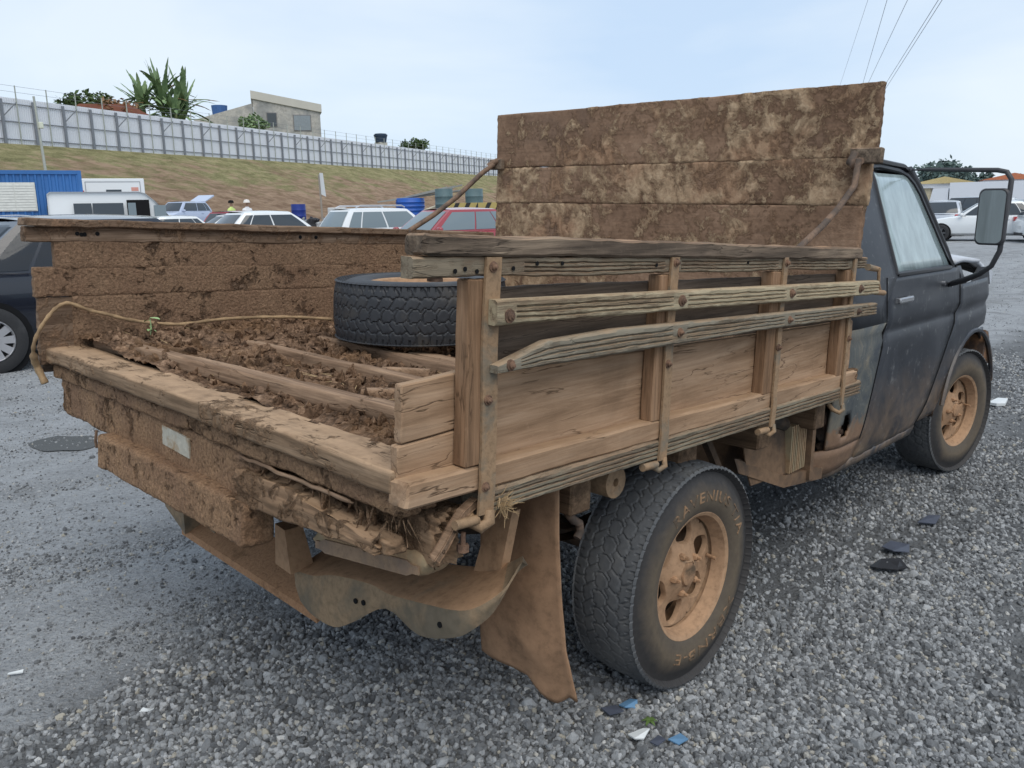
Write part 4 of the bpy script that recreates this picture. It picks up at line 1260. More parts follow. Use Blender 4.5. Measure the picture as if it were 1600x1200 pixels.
# ------------------------------------------------------------------ wheels
def tyre_mesh(RO=.357, WD=.236, RI=.203, n=720, m=44, tread=True, off=.0):
    """tyre around local z, the outer (painted-letter) side towards +z; worn all-terrain blocks cut as real grooves"""
    q = MB()
    hw = WD / 2
    sec = []
    for k in range(11):                                       # outer sidewall, bead to shoulder
        t = k / 10
        r = RI - .004 + (RO - .022 - RI) * t
        h = hw * (.80 + .20 * math.sin(math.pi * min(1, t * 1.08)) ** .8 * .8 - .02 * t)
        sec.append((r, h, 's'))
    sec += [(RO - .012, hw * .93, 'e'), (RO - .004, hw * .885, 'e')]
    for k in range(m + 1):
        s = 1 - 2 * k / m
        sec.append((RO - .0095 * abs(s) ** 2.6, hw * .86 * s, 't'))
    sec += [(RO - .004, -hw * .885, 'e'), (RO - .012, -hw * .93, 'e')]
    for k in range(10, -1, -1):
        t = k / 10
        r = RI - .004 + (RO - .022 - RI) * t
        h = hw * (.80 + .20 * math.sin(math.pi * min(1, t * 1.08)) ** .8 * .8 - .02 * t)
        sec.append((r, -h, 's'))
    NB_ = 42
    def groove(th, s):
        u = th / (2 * math.pi) * NB_
        z = .045 * math.sin(u * 2 * math.pi) + .03 * math.sin(u * 4 * math.pi + 1)
        d = 0.0
        for c, w in ((.60, .035), (.22, .03), (-.22, .03), (-.60, .035)):
            e = abs(s - c - z * (1 if c > 0 else -1))
            d = max(d, 1 - e / w if e < w else 0)
        row = 0 if s > .6 else 1 if s > .22 else 2 if s > -.22 else 3 if s > -.6 else 4
        f = (u + row * .43 + .22 * math.sin(s * 7 + row)) % 1.0
        e = min(f, 1 - f)
        wid = (.075, .06, .05, .06, .075)[row]
        d = max(d, 1 - e / wid if e < wid else 0)
        f2 = (u * 2 + row * .43 + .3) % 1.0
        e2 = min(f2, 1 - f2)
        if row in (0, 4) and abs(s) > .86 and e2 < .12:
            d = max(d, .8)
        wear = .55 + .45 * noise.noise(Vector((math.cos(th) * 3, math.sin(th) * 3, s * 3)))
        return min(1, d * 1.6) * (.35 + .65 * wear)
    M_ = len(sec)
    for i in range(n):
        th = 2 * math.pi * i / n
        c, s_ = math.cos(th), math.sin(th)
        for (r, h, t) in sec:
            rr = r
            if tread and t == 't':
                rr = r - .0062 * groove(th, h / (hw * .86))
            elif tread and t == 'e':
                f = (th / (2 * math.pi) * NB_ * 2) % 1.0
                rr = r - (.0035 if f < .2 else 0)
            q.v.append((rr * c, rr * s_, h))
    for i in range(n):
        a0 = i * M_; b0 = ((i + 1) % n) * M_
        for j in range(M_ - 1):
            q.f.append((a0 + j, b0 + j, b0 + j + 1, a0 + j + 1))
    return q
def rim_mesh(RI=.203, WD=.236, holes=6, rough_hub=False):
    """pressed steel rim with a row of rounded windows and a dished centre; outer side +z"""
    hw = WD / 2 * .80
    q = MB()
    q.lathe([(RI - .012, -hw + .01), (RI - .02, -hw * .2), (RI - .018, hw - .06), (RI - .010, hw - .022), (RI - .002, hw - .012), (RI + .006, hw - .004), (RI + .007, hw + .002), (RI + .001, hw + .004), (RI - .010, hw - .002), (RI - .017, hw - .018), (RI - .021, hw - .03), (RI - .026, hw - .042)], 96)
    def dish(r):
        t = (r - .04) / (RI - .026 - .04)
        return hw - .042 - .016 * math.sin(max(0, min(1, t)) * math.pi * .5) * (1 if t < .6 else 1 - (t - .6) * .6) + .022 * max(0, 1 - t * 2.1)
    R0, R1 = .040, RI - .025
    rc = .124
    for h in range(holes):
        a0 = 2 * math.pi * h / holes
        K = 48
        ring = []
        half = math.pi / holes
        inner, outer = [], []
        for k in range(K):
            f = 2 * math.pi * k / K
            dx, dy = math.cos(f), math.sin(f)
            # hole: rounded triangle, wide side outwards
            hr = .039 * (1 + .10 * math.cos(3 * f) + .10 * math.cos(f)) * (1 if abs(dx) > 0 else 1)
            inner.append((rc + dx * hr * 1.02, dy * hr * 1.12))
            # march to the sector border
            lo, hi = .02, .3
            for _ in range(26):
                md = (lo + hi) / 2
                x, y = rc + dx * md, dy * md
                rr, an = math.hypot(x, y), math.atan2(y, x)
                if R0 < rr < R1 and abs(an) < half and x > 0:
                    lo = md
                else:
                    hi = md
            outer.append((rc + dx * lo, dy * lo))
        L0 = len(q.v)
        loops = [(inner, -.016, .94), (inner, -.003, 1.0), (inner, .0, 1.06)]
        ca_, sa_ = math.cos(a0), math.sin(a0)
        def put(x, y, dz):
            r_ = math.hypot(x, y)
            q.v.append((x * ca_ - y * sa_, x * sa_ + y * ca_, dish(r_) + dz))
        for lp, dz, sc_ in loops:
            for (x, y) in lp:
                put(rc + (x - rc) * sc_, y * sc_, dz)
        for f in (.3, .65, 1.0):
            for (xi, yi), (xo, yo) in zip(inner, outer):
                put((rc + (xi - rc) * 1.06) * (1 - f) + xo * f, yi * 1.06 * (1 - f) + yo * f, 0)
        for l in range(5):
            for k in range(K):
                a = L0 + l * K + k; b_ = L0 + l * K + (k + 1) % K
                q.f.append((a, b_, b_ + K, a + K))
    return q, dish, hw
def wheel(name, centre, steer, tyre_n, label=None, letters=True, side=1, hubdark=False):
    """the frame turns local +z to the truck's right (or left)"""
    M3 = Matrix.Rotation(steer, 3, 'Z') @ Matrix.Rotation(R(90) * side, 3, 'X') @ Matrix.Rotation(R(20), 3, 'Z')
    C_ = Vector(centre)
    xf = lambda p: C_ + M3 @ Vector(p)
    t = tyre_mesh(n=tyre_n)
    o = obj(name, t, MAT['tyre'], truck, xf, smooth=32, label=label, recalc=True)
    o.data.materials.append(MAT['tyre_side'])
    idx = np.zeros(len(o.data.polygons), dtype=np.int32)
    npz = 11 + 2 + 45 + 2 + 11 - 1
    j = np.arange(len(idx)) % npz
    idx[(j < 11) | (j > npz - 12)] = 1
    o.data.polygons.foreach_set('material_index', idx)
    q, dish, hw = rim_mesh()
    rim = obj('rim', q, MAT['rim'], o, xf, smooth=35)
    q = MB()
    q.lathe([(.050, hw - .05), (.048, hw - .030), (.043, hw - .024), (.038, hw - .022), (.035, hw - .014), (.025, hw - .010), (.0005, hw - .010)], 28)
    q.lathe([(.0005, hw - .05), (.06, hw - .05), (.06, hw - .048), (.0005, hw - .048)], 24)
    obj('hub', q, MAT['black_rust' if hubdark else 'rim_hub'], o, xf, smooth=40)
    for k in range(5):
        a = 2 * math.pi * k / 5 + .3
        q = MB(); x, y = .064 * math.cos(a), .064 * math.sin(a)
        q.lathe([(.0115, hw - .055), (.0115, hw - .022), (.009, hw - .019), (.006, hw - .018), (.0055, hw - .006), (.0005, hw - .005)], 6, Matrix.Translation((x, y, 0)))
        obj('lug_nut', q, MAT['rim_hub'], o, xf, smooth=40)
    q = MB(); q.lathe([(.0005, -hw + .06), (.19, -hw + .06), (.19, -hw + .064), (.0005, -hw + .064)], 32)
    obj('brake_drum', q, MAT['chassis'], o, xf)
    q = MB(); q.tube([(.155, -.05, hw - .05), (.152, -.052, hw - .015)], .006, 8)
    obj('valve', q, MAT['rim_hub'], o, xf, smooth=50)
    if letters:
        arc_text('RAVENIUS T/A', o, M3, C_, hw, R(126), R(108), .262)
        arc_text('XBRNB-E', o, M3, C_, hw, R(-32), R(84), .260)
    return o
def arc_text(txt, par, M3, C_, hw, a_start, span, rad):
    """raised sidewall lettering bent round the tyre, clockwise, tops outward"""
    cu = bpy.data.curves.new('letters', 'FONT')
    cu.body = txt; cu.size = .049; cu.extrude = .0014; cu.offset = .0; cu.space_character = 1.12
    to = bpy.data.objects.new('letters_tmp', cu)
    COL.objects.link(to)
    dg = bpy.context.evaluated_depsgraph_get()
    me_ = to.evaluated_get(dg).to_mesh()
    vs = [v.co.copy() for v in me_.vertices]
    fs = [tuple(p.vertices) for p in me_.polygons]
    to.evaluated_get(dg).to_mesh_clear()
    COL.objects.unlink(to); bpy.data.objects.remove(to); bpy.data.curves.remove(cu)
    mx = max(v.x for v in vs)
    Mi = Matrix.Rotation(R(-20), 3, 'Z')            # keep the words fixed to the road, not to the rim
    q = MB()
    for v in vs:
        a = a_start - span * v.x / mx
        r_ = rad + (v.y - .018)
        t = (r_ - .199) / (.357 - .022 - .203)
        h = .118 * (.80 + .20 * math.sin(math.pi * min(1, max(0, t) * 1.08)) ** .8 * .8 - .02 * t)
        q.v.append(tuple(Mi @ Vector((r_ * math.cos(a), r_ * math.sin(a), h + .0005 + v.z))))
    q.f = fs
    obj('letters', q, MAT['letters'], par, lambda p: C_ + M3 @ Vector(p), recalc=False)
wheel('wheel', (1.168, -.895, .358), 0, 720, label='rear wheel with raised lettering on its tyre')
wheel('wheel', (4.141, -.802, .36), R(-9.5), 420, label='front wheel turned to the right, dusty rim', letters=False)
wheel('wheel', (1.168, .905, .371), 0, 240, letters=False, side=-1)
wheel('wheel', (4.141, .80, .371), R(-9.5), 160, letters=False, side=-1)

# ------------------------------------------------------------------ cab
def side_y(x, z):
    """half width of the body side: bulges at the waist line, tucks in at the sill, leans in above the belt"""
    if z <= 1.19:
        y = .90 + .036 * math.sin(max(0, min(1, (z - .40) / .70)) * math.pi * .5) - .018 * max(0, (z - 1.0) / .19)
        if abs(z - .955) < .045:
            y -= .013 * (1 - abs(z - .955) / .045)
        if z < .5:
            y -= (.5 - z) * .18
    else:
        y = .918 - (z - 1.19) * .335 - max(0, z - 1.6) ** 2 * 2.5
    y += noise.noise(Vector((x * 3.1, z * 4.3, 8))) * .0035 + noise.noise(Vector((x * 9, z * 11, 2))) * .0008
    if x < 2.45:
        y -= (2.45 - x) ** 2 * 1.6
    if x > 3.8 and z > .6:
        y -= (x - 3.8) ** 2 * .10
    return y
def strip(name, rows, mat, par, nx=10, thick=.012, sgn=-1, label=None, drop=None):
    """body panel from rows of (z, x_left, x_right), bent over the body side, with real thickness"""
    q = MB()
    for (z, xa, xb) in rows:
        for k in range(nx + 1):
            x = xa + (xb - xa) * k / nx
            q.v.append((x, sgn * side_y(x, z), z))
    for i in range(len(rows) - 1):
        for k in range(nx):
            if drop and drop(i, k):
                continue
            a = i * (nx + 1) + k
            q.f.append((a, a + 1, a + nx + 2, a + nx + 1))
    o = obj(name, q, mat, par, recalc=True, smooth=50, label=label)
    md = o.modifiers.new('thick', 'SOLIDIFY'); md.thickness = thick; md.offset = 0
    return o
def xr(z):            # rear door seam
    return 2.62 + .125 * max(0, min(1, (z - .50) / .5)) ** .8 - .02 * max(0, z - 1.05)
def xfr(z):           # front door seam
    return 3.385 + .36 * max(0, min(1, (z - .42) / .58)) ** .9
zs_d = [.395, .43, .48, .54, .60, .68, .76, .84, .90, .925, .94, .955, .97, .985, 1.01, 1.06, 1.12, 1.165, 1.19]
for sgn in (-1, 1):
    if sgn < 0:
        door = strip('door', [(z, xr(z) + .007, xfr(z) - .007) for z in zs_d], MAT['paint'], truck, 14, sgn=sgn)
    else:
        door = strip('door', [(z, xr(z) + .007, xfr(z) - .007) for z in zs_d], MAT['paint'], truck, 6, sgn=sgn)
    # window frame and glass above the belt
    zs_w = [1.195, 1.25, 1.32, 1.4, 1.48, 1.55, 1.6, 1.635]
    def wl(z): return 2.875 + .0 * z
    def wr(z): return 3.60 - .255 * ((z - 1.19) / .45) - .06 * max(0, (z - 1.55) / .09) ** 2
    g_ = strip('window', [(z, wl(z) + .0, wr(z)) for z in zs_w], MAT['milky_sky_glass'], door, 8, thick=.006, sgn=sgn)
    q = MB()
    pth = [(wl(1.195), 1.195)] + [(wr(1.195) + .01, 1.195)] + [(wr(z) + .012, z) for z in zs_w[1:]] + [(3.22, 1.655), (3.0, 1.668), (wl(1.66), 1.66)] + [(wl(z) - .004, z) for z in reversed(zs_w)]
    q.tube([(x, sgn * (side_y(x, z) + .001), z) for x, z in pth], .0125, 6)
    obj('window_seal', q, MAT['black_trim'], door, smooth=50)
    q = MB(); q.tube([(wr(z) + .055, sgn * (side_y(3.5, z) - .004), z) for z in (1.2, 1.3, 1.4, 1.5, 1.6, 1.64)], .017, 6)
    obj('quarter_frame', q, MAT['black_trim'], door, smooth=50)
    # cab side behind the door, with the B pillar
    zs_c = [.50 + .02 * i for i in range(13)] + [.78, .84, .92, .955, 1.0]
    zs_u = [1.0, 1.08, 1.19, 1.198, 1.3, 1.42, 1.54, 1.62, 1.665]
    def cr_(z): return xr(z) if z < 1.19 else 2.87
    def hole(i, k):
        z = (zs_c[i] + zs_c[i + 1]) / 2
        x = 2.33 + (cr_(z) - 2.33) * (k + .5) / 30
        return sgn < 0 and math.hypot((x - 2.45) / .045, (z - .585) / .055) < 1 + .6 * noise.noise(Vector((x * 22, z * 22, 3)))
    strip('cab_side', [(z, 2.33, cr_(z)) for z in zs_c], MAT['corner'] if sgn < 0 else MAT['paint'], truck, 30, sgn=sgn, drop=hole, label='scraped grey-brown rear cab corner with a rust hole' if sgn < 0 else None)
    strip('cab_pillar', [(z, 2.33, cr_(z)) for z in zs_u], MAT['paint'], truck, 8, sgn=sgn)
    for fx, z_a, z_b in ((xr, .50, 1.19), (xfr, .43, 1.10)):
        q = MB(); q.tube([(fx(z_a + (z_b - z_a) * k / 14), sgn * (side_y(fx(z_a + (z_b - z_a) * k / 14), z_a + (z_b - z_a) * k / 14) + .0045), z_a + (z_b - z_a) * k / 14) for k in range(15)], .0052, 5)
        obj('door_gap', q, MAT['dark'], truck)
    # sill below the door
    strip('door_sill', [(.365, 2.36, 3.37), (.38, 2.33, 3.385), (.41, 2.33, 3.40)] , MAT['paint'], truck, 10, sgn=sgn)
    strip('cab_corner', [(.385, 2.27, 2.61), (.42, 2.25, 2.612), (.46, 2.25, 2.615), (.497, 2.26, 2.618)], MAT['corner'] if sgn < 0 else MAT['paint'], truck, 8, sgn=sgn, label='rust-eaten bottom of the cab corner' if sgn < 0 else None)
    # front fender around the wheel
    AX, AZ, AR = 4.115, .37, .455
    def fend_rows(part):
        out = []
        for i in range(29):
            z = .43 + (1.10 - .43) * i / 28
            x0 = xfr(z) + .012
            x1 = 4.37 + .03 * math.sin((z - .5) * 3) - .03 * max(0, (z - 1.0) / .1)
            dz = z - AZ
            if dz < AR:
                h_ = math.sqrt(max(0, AR * AR - dz * dz))
                if part == 0:
                    x1 = AX - h_
                else:
                    x0 = min(AX + h_, x1 - .002)
            elif part == 1:
                x0 = x1 - .002
            if x1 <= x0:
                x1 = x0 + .002
            out.append((z, x0, x1))
        return out
    fen = strip('front_fender', fend_rows(0), MAT['paint'], truck, 12, sgn=sgn)
    strip('fender_front', [r_ for r_ in fend_rows(1) if r_[0] < AZ + AR and r_[2] - r_[1] > .004], MAT['paint'], fen, 4, sgn=sgn)
    q = MB(); q.tube([(AX + AR * math.cos(R(a)), sgn * (side_y(4, .6) + .012), AZ + AR * math.sin(R(a))) for a in range(14, 176, 9)], .013, 6)
    obj('arch_lip', q, MAT['paint'], fen, smooth=50)
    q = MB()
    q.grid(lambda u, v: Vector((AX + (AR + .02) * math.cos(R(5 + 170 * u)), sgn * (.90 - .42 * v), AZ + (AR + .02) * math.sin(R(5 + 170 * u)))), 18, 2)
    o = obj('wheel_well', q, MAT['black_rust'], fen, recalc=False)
    q = MB(); q.hexa([(4.36, sgn * .78, .56), (4.60, sgn * .80, .60), (4.60, sgn * .91, .60), (4.36, sgn * .92, .56), (4.37, sgn * .80, .80), (4.47, sgn * .80, .78), (4.47, sgn * .91, .78), (4.37, sgn * .92, .80)])
    obj('torn_valance', q, MAT['bark_rust'], fen, smooth=20)
    # top of the fender
    q = MB()
    q.hexa([(3.74, sgn * .895, 1.088), (4.37, sgn * .865, 1.04), (4.37, sgn * .80, 1.045), (3.74, sgn * .80, 1.09), (3.74, sgn * .895, 1.105), (4.37, sgn * .865, 1.06), (4.37, sgn * .80, 1.065), (3.74, sgn * .80, 1.105)])
    obj('fender_top', q, MAT['paint'], fen, smooth=20)
    # cowl side between door and hood
    strip('cowl_side', [(1.102, xfr(1.1) + .012, 3.86), (1.15, xfr(1.15) + .01, 3.80), (1.195, 3.70, 3.76)], MAT['paint'], truck, 4, sgn=sgn)
    # A pillar
    q = MB(); q.tube([(3.735, sgn * .86, 1.17), (3.66, sgn * .848, 1.28), (3.56, sgn * .812, 1.42), (3.46, sgn * .775, 1.56), (3.385, sgn * .735, 1.66)], [.045, .036, .033, .032, .036], 8)
    obj('pillar', q, MAT['black_trim'], truck, smooth=50)
    # drip rail along the roof edge
    q = MB(); q.tube([(2.34, sgn * .735, 1.668), (2.7, sgn * .752, 1.685), (3.0, sgn * .755, 1.688), (3.3, sgn * .752, 1.678), (3.42, sgn * .742, 1.652)], .013, 6)
    obj('drip_rail', q, MAT['black_trim'], truck, smooth=50)
def roof(u, v):
    x = 2.33 + 1.12 * u
    y = -.745 + 1.49 * v
    e = 1 - abs(2 * v - 1) ** 3.2
    ex = 1 - abs(2 * u - 1) ** 4
    return Vector((x, y * (1 - .03 * (1 - ex)), 1.672 + .072 * e * (.35 + .65 * ex) - .02 * (u > .9) * (u - .9) * 10))
q = MB(); q.grid(roof, 16, 20)
o = obj('roof', q, MAT['hood'], truck, recalc=False, smooth=180)
md = o.modifiers.new('thick', 'SOLIDIFY'); md.thickness = .02; md.offset = -1
q = MB(); q.grid(lambda u, v: Vector((2.335 + .02 * math.sin(v * 3), -.80 + 1.6 * u, .42 + 1.25 * v)) if v < .62 else Vector((2.335 + .02 * math.sin(v * 3), (-.80 + 1.6 * u) * (1 - (v - .62) * .2), .42 + 1.25 * v)), 6, 14)
o = obj('cab_back', q, MAT['paint'], truck, recalc=False, smooth=60)
md = o.modifiers.new('thick', 'SOLIDIFY'); md.thickness = .012
q = MB(); q.hexa([(3.72, -.83, 1.19), (3.73, -.83, 1.19), (3.73, .83, 1.19), (3.72, .83, 1.19), (3.40, -.72, 1.655), (3.41, -.72, 1.655), (3.41, .72, 1.655), (3.40, .72, 1.655)])
obj('windscreen', q, MAT['milky_sky_glass'], truck)
q = MB(); q.bx(2.36, 3.70, -.80, .80, .42, .47); q.bx(3.66, 3.74, -.80, .80, .47, 1.12); q.bx(2.5, 2.95, -.75, .75, .47, .82); q.bx(2.42, 2.56, -.75, .75, .8, 1.35)
obj('cab_interior', q, MAT['seat'], truck)
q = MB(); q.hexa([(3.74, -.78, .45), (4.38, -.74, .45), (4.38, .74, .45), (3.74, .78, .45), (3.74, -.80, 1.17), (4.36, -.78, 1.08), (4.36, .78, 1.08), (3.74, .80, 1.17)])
obj('engine_bay', q, MAT['dark'], truck)  # solid block coloured black for the shaded gap below the hood
def hood(u, v):
    x = 3.80 + 1.0 * u
    y = -.885 + 1.72 * v
    z = 1.238 + .03 * math.sin(v * math.pi) - .07 * u * u - .05 * max(0, u - .75) * 4 * (1 - .3 * v)
    z += .02 * math.sin(u * 6 + v * 5) * u + noise.noise(Vector((u * 3, v * 6, 5))) * .02 - .022 * max(0, .08 - v) * 12
    y += .09 * u * (1 - v) * (1 if u > .5 else .4)
    return Vector((x + .05 * noise.noise(Vector((v * 5, u * 2, 2))), y, z))
q = MB(); q.grid(hood, 20, 24)
o = obj('hood', q, MAT['hood'], truck, recalc=False, smooth=180, label='crumpled faded hood standing ajar')
md = o.modifiers.new('thick', 'SOLIDIFY'); md.thickness = .022; md.offset = -1
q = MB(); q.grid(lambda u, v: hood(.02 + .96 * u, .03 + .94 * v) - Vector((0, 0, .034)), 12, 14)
obj('hood_shade', q, MAT['dark'], truck, recalc=False)  # black sheet added under the hood, stands in for the shade there
q = MB(); q.hexa([(4.66, -.84, 1.04), (4.78, -.80, 1.03), (4.78, -.70, 1.03), (4.66, -.78, 1.04), (4.52, -.86, 1.15), (4.82, -.81, 1.10), (4.82, -.70, 1.11), (4.52, -.80, 1.15)])
obj('hood_corner', q, MAT['hood'], truck, smooth=20)
q = MB(); q.tube([(3.9, -.70, 1.245), (4.02, -.72, 1.285)], [.012, .02], 8)
obj('hinge_arm', q, MAT['chrome'], truck, smooth=50)
# door handle
q = MB(); hx, hz = 2.93, 1.083; hy = -side_y(hx, hz)
q.board((hx - .085, hy - .03, hz - .012), (.17, 0, 0), (0, .014, 0), (0, 0, .026), 8, 1, 2, ch=.006)
q.bx(hx - .085, hx - .06, hy - .018, hy + .002, hz - .01, hz + .012); q.bx(hx + .06, hx + .085, hy - .018, hy + .002, hz - .01, hz + .012)
dr_r = [o for o in truck.children if o.name == 'door'][0]
obj('handle', q, MAT['chrome'], dr_r, smooth=40)
q = MB(); q.bx(hx - .07, hx + .065, hy - .0015, hy + .004, hz - .02, hz + .045)
obj('handle_recess', q, MAT['black_trim'], dr_r)
q = MB(); q.tube([(2.80, -side_y(2.8, .86) - .003, .885), (2.80, -side_y(2.8, .8) - .003, .845)], .006, 6)
obj('lock', q, MAT['chrome'], dr_r, smooth=50)
# mirror on its tubular arm
q = MB()
q.tube([(3.40, -.752, 1.668), (3.34, -.80, 1.662), (3.335, -.86, 1.662), (3.335, -1.15, 1.652), (3.33, -1.19, 1.643), (3.325, -1.213, 1.61), (3.325, -1.212, 1.52), (3.325, -1.205, 1.40), (3.325, -1.20, 1.295), (3.33, -1.172, 1.225), (3.36, -1.12, 1.185), (3.44, -1.04, 1.15), (3.52, -.97, 1.125), (3.58, -.925, 1.108)], [.004, .004, .010, .0115, .0115, .0115, .0115, .0115, .0115, .0115, .0125, .015, .015, .011], 8)
mir = obj('side_mirror', q, MAT['mirror_shell'], truck, smooth=50)
MC = Vector((3.315, -1.155, 1.446)); 
Mx = Matrix.Rotation(R(-8), 3, 'Z')
def rr_poly(w, h, r_, n=6):
    P = []
    for cx, cy, a0 in ((w - r_, h - r_, 0), (-w + r_, h - r_, 90), (-w + r_, -h + r_, 180), (w - r_, -h + r_, 270)):
        for k in range(n + 1):
            a = R(a0 + 90 * k / n)
            P.append((cx + r_ * math.cos(a), cy + r_ * math.sin(a)))
    return P
q = MB()
for (w, h, x) in ((.060, .122, -.012), (.064, .126, -.006), (.064, .126, .012), (.045, .105, .04)):
    for (a, b_) in rr_poly(w, h, .028):
        q.v.append(tuple(MC + Mx @ Vector((x, a, b_))))
K = 28
for l in range(3):
    for k in range(K):
        a = l * K + k; b_ = l * K + (k + 1) % K
        q.f.append((a, b_, b_ + K, a + K))
q.f.append(tuple(range(K))); q.f.append(tuple(3 * K + k for k in range(K - 1, -1, -1)))
obj('shell', q, MAT['mirror_shell'], mir, smooth=40)
q = MB(); q.prism([tuple(MC + Mx @ Vector((-.0135, a, b_))) for a, b_ in rr_poly(.055, .117, .024)], (-.002, 0, 0))
obj('glass', q, MAT['mirror_glass'], mir)
q = MB(); q.tube([(3.47, -.945, 1.125), (3.47, -.925, 1.125)], .011, 8); q.tube([(3.62, -.935, 1.105), (3.62, -.91, 1.105)], .011, 8)
obj('mirror_screw', q, MAT['chrome'], mir, smooth=50)
# fittings between cab and rear wheel
q = MB(); q.hexa([(1.52, -.60, .58), (2.1, -.80, .40), (2.26, -.80, .40), (2.26, -.50, .42), (1.52, -.60, .70), (2.1, -.80, .70), (2.26, -.80, .70), (2.26, -.50, .70)])
tb = obj('tank_guard', q, MAT['underbox'], truck, smooth=20)
q = MB(); q.hexa([(1.66, -.86, .55), (2.03, -.86, .405), (2.34, -.88, .375), (2.34, -.70, .375), (1.66, -.84, .60), (2.03, -.86, .455), (2.34, -.88, .425), (2.34, -.70, .425)])
obj('guard_ledge', q, MAT['underbox'], tb, smooth=20)
q = MB(); q.bx(2.205, 2.235, -.885, -.85, .40, .69)
obj('guard_angle', q, MAT['underbox'], tb)
for k in range(9):
    q = MB(); q.bx(2.05 + k * .0155, 2.058 + k * .0155, -.87, -.84, .46, .65)
    obj('fin', q, MAT['lamp_bar'], tb)
q = MB()
q.grid(lambda u, v: Vector((1.72 + .33 * u, -.855 + .02 * v, .475 + .22 * v - .02 * u * (1 - v))) , 8, 6)
q.v = [(x + (.05 * (1 - ((z - .475) / .22)) ** 2), y, z) for x, y, z in q.v]
o = obj('splash_guard', q, MAT['underbox'], tb, recalc=False); md = o.modifiers.new('thick', 'SOLIDIFY'); md.thickness = .006
q = MB(); q.tube([(1.50, -.80, .72), (1.62, -.80, .56)], .018, 4); q.tube([(1.92, -.83, .70), (2.05, -.83, .655)], .03, 10)
obj('guard_brace', q, MAT['chassis'], tb)
# pipe and torn insides seen through the rust hole
q = MB(); q.tube([(2.40, -.86, .78), (2.42, -.86, .72), (2.43, -.85, .66), (2.45, -.82, .60), (2.52, -.80, .57)], [.022, .028, .02, .02, .018], 9)
obj('filler_pipe', q, MAT['rod'], truck, smooth=50)
q = MB(); q.board((2.34, -.885, .49), (.27, 0, 0), (0, .05, 0), (0, 0, .17), 24, 4, 12, ch=.02, amp=.022, fr=22, seed=90)
obj('rusted_inner', q, MAT['black_rust'], truck, smooth=180)

# ------------------------------------------------------------------ load on the bed
def soil_mat():
    m = NT('soil', .95, .15)
    v = m.vec(False)
    a = m.noise(v, 9, 9, .68, .5); b = m.noise(v, 45, 8, .72, .6); c = m.noise(v, 160, 5, .7)
    f = m.math('ADD', m.math('MULTIPLY', a, .45), m.math('MULTIPLY', b, .55))
    col = m.ramp(f, [(.37, (.032, .019, .012)), (.46, (.11, .067, .042)), (.54, (.25, .155, .098)), (.64, (.46, .305, .2))])
    col = m.mix(m.ramp(m.noise(v, 3.3, 5, .6), [(.5, 0.0), (.7, .55)]), col, m.mix(b, (.14, .072, .036), (.42, .25, .13)))
    m.color(col)
    m.bump(m.math('ADD', b, m.math('MULTIPLY', c, .4)), 1.0, .014)
    return m.m
SOIL = soil_mat()
def soil_h(x, y):
    t = min(1, max(0, (y - .05) / .85)); t = t * t * (3 - 2 * t)
    h = .090 + .050 * t - .012 * max(0, .3 - x) / .2 - .02 * max(0, -.3 - y)
    far = min(1, max(0, (x - 1.3) / .5))
    h += .03 * far
    p = Vector((x, y, .5))
    n = noise.fractal(p * 6, .9, 2.1, 4) * .017
    r1 = noise.voronoi(p * 22)[0]
    n += (.5 - r1[0]) * .028 * (.4 + .8 * abs(noise.noise(p * 3)))
    r3 = noise.voronoi(p * 55 + Vector((3, 1, 2)))[0]
    n += (.45 - r3[0]) * .010
    n += (1 - abs(noise.noise(p * 13 + Vector((5, 5, 5))))) * .010 - .008
    return h + n
q = MB()
NX_, NY_ = 290, 270
q.grid(lambda u, v: Vector((.115 + 2.115 * u, -.955 + 1.935 * v, soil_h(.115 + 2.115 * u, -.955 + 1.935 * v))), NX_, NY_)
for k in range(5200):
    x = rnd.uniform(.15, 1.9); y = rnd.uniform(-.9, .95)
    s = rnd.choice((.004, .005, .006, .008, .011, .015, .021)) * rnd.uniform(.7, 1.2)
    c = Vector((x, y, soil_h(x, y) + s * .35))
    e = Euler((rnd.uniform(0, 6), rnd.uniform(0, 6), rnd.uniform(0, 6))).to_matrix()
    sc_ = (rnd.uniform(.7, 1.5), rnd.uniform(.6, 1.1), rnd.uniform(.35, .8))
    n0 = len(q.v)
    for (a, b_, z) in ((1, 0, 0), (-1, 0, .1), (0, 1, 0), (0, -1, -.1), (0, .1, 1), (.1, 0, -1), (.62, .62, .4), (-.62, .6, -.3), (.6, -.62, -.4), (-.6, -.62, .35)):
        j = rnd.uniform(.75, 1.2)
        q.v.append(tuple(c + e @ Vector((a * s * sc_[0] * j, b_ * s * sc_[1] * j, z * s * sc_[2] * j))))
    for t_ in ((4, 0, 6), (4, 6, 2), (6, 0, 2), (4, 2, 7), (4, 7, 1), (4, 1, 9), (4, 9, 3), (4, 3, 8), (4, 8, 0), (5, 2, 0), (5, 7, 2), (5, 1, 7), (5, 9, 1), (5, 3, 9), (5, 8, 3), (5, 0, 8), (7, 1, 2)):
        q.f.append(tuple(i + n0 for i in t_))
def TW(p):
    return TM @ Vector(p)
def TB(p):
    return TM @ Bd(p)
o = obj('soil', q, SOIL, None, TB, recalc=False, origin=TB((1, 0, .1)))
o['kind'] = 'stuff'
o['label'] = 'crumbly brown soil and rotten wood litter covering the truck bed'
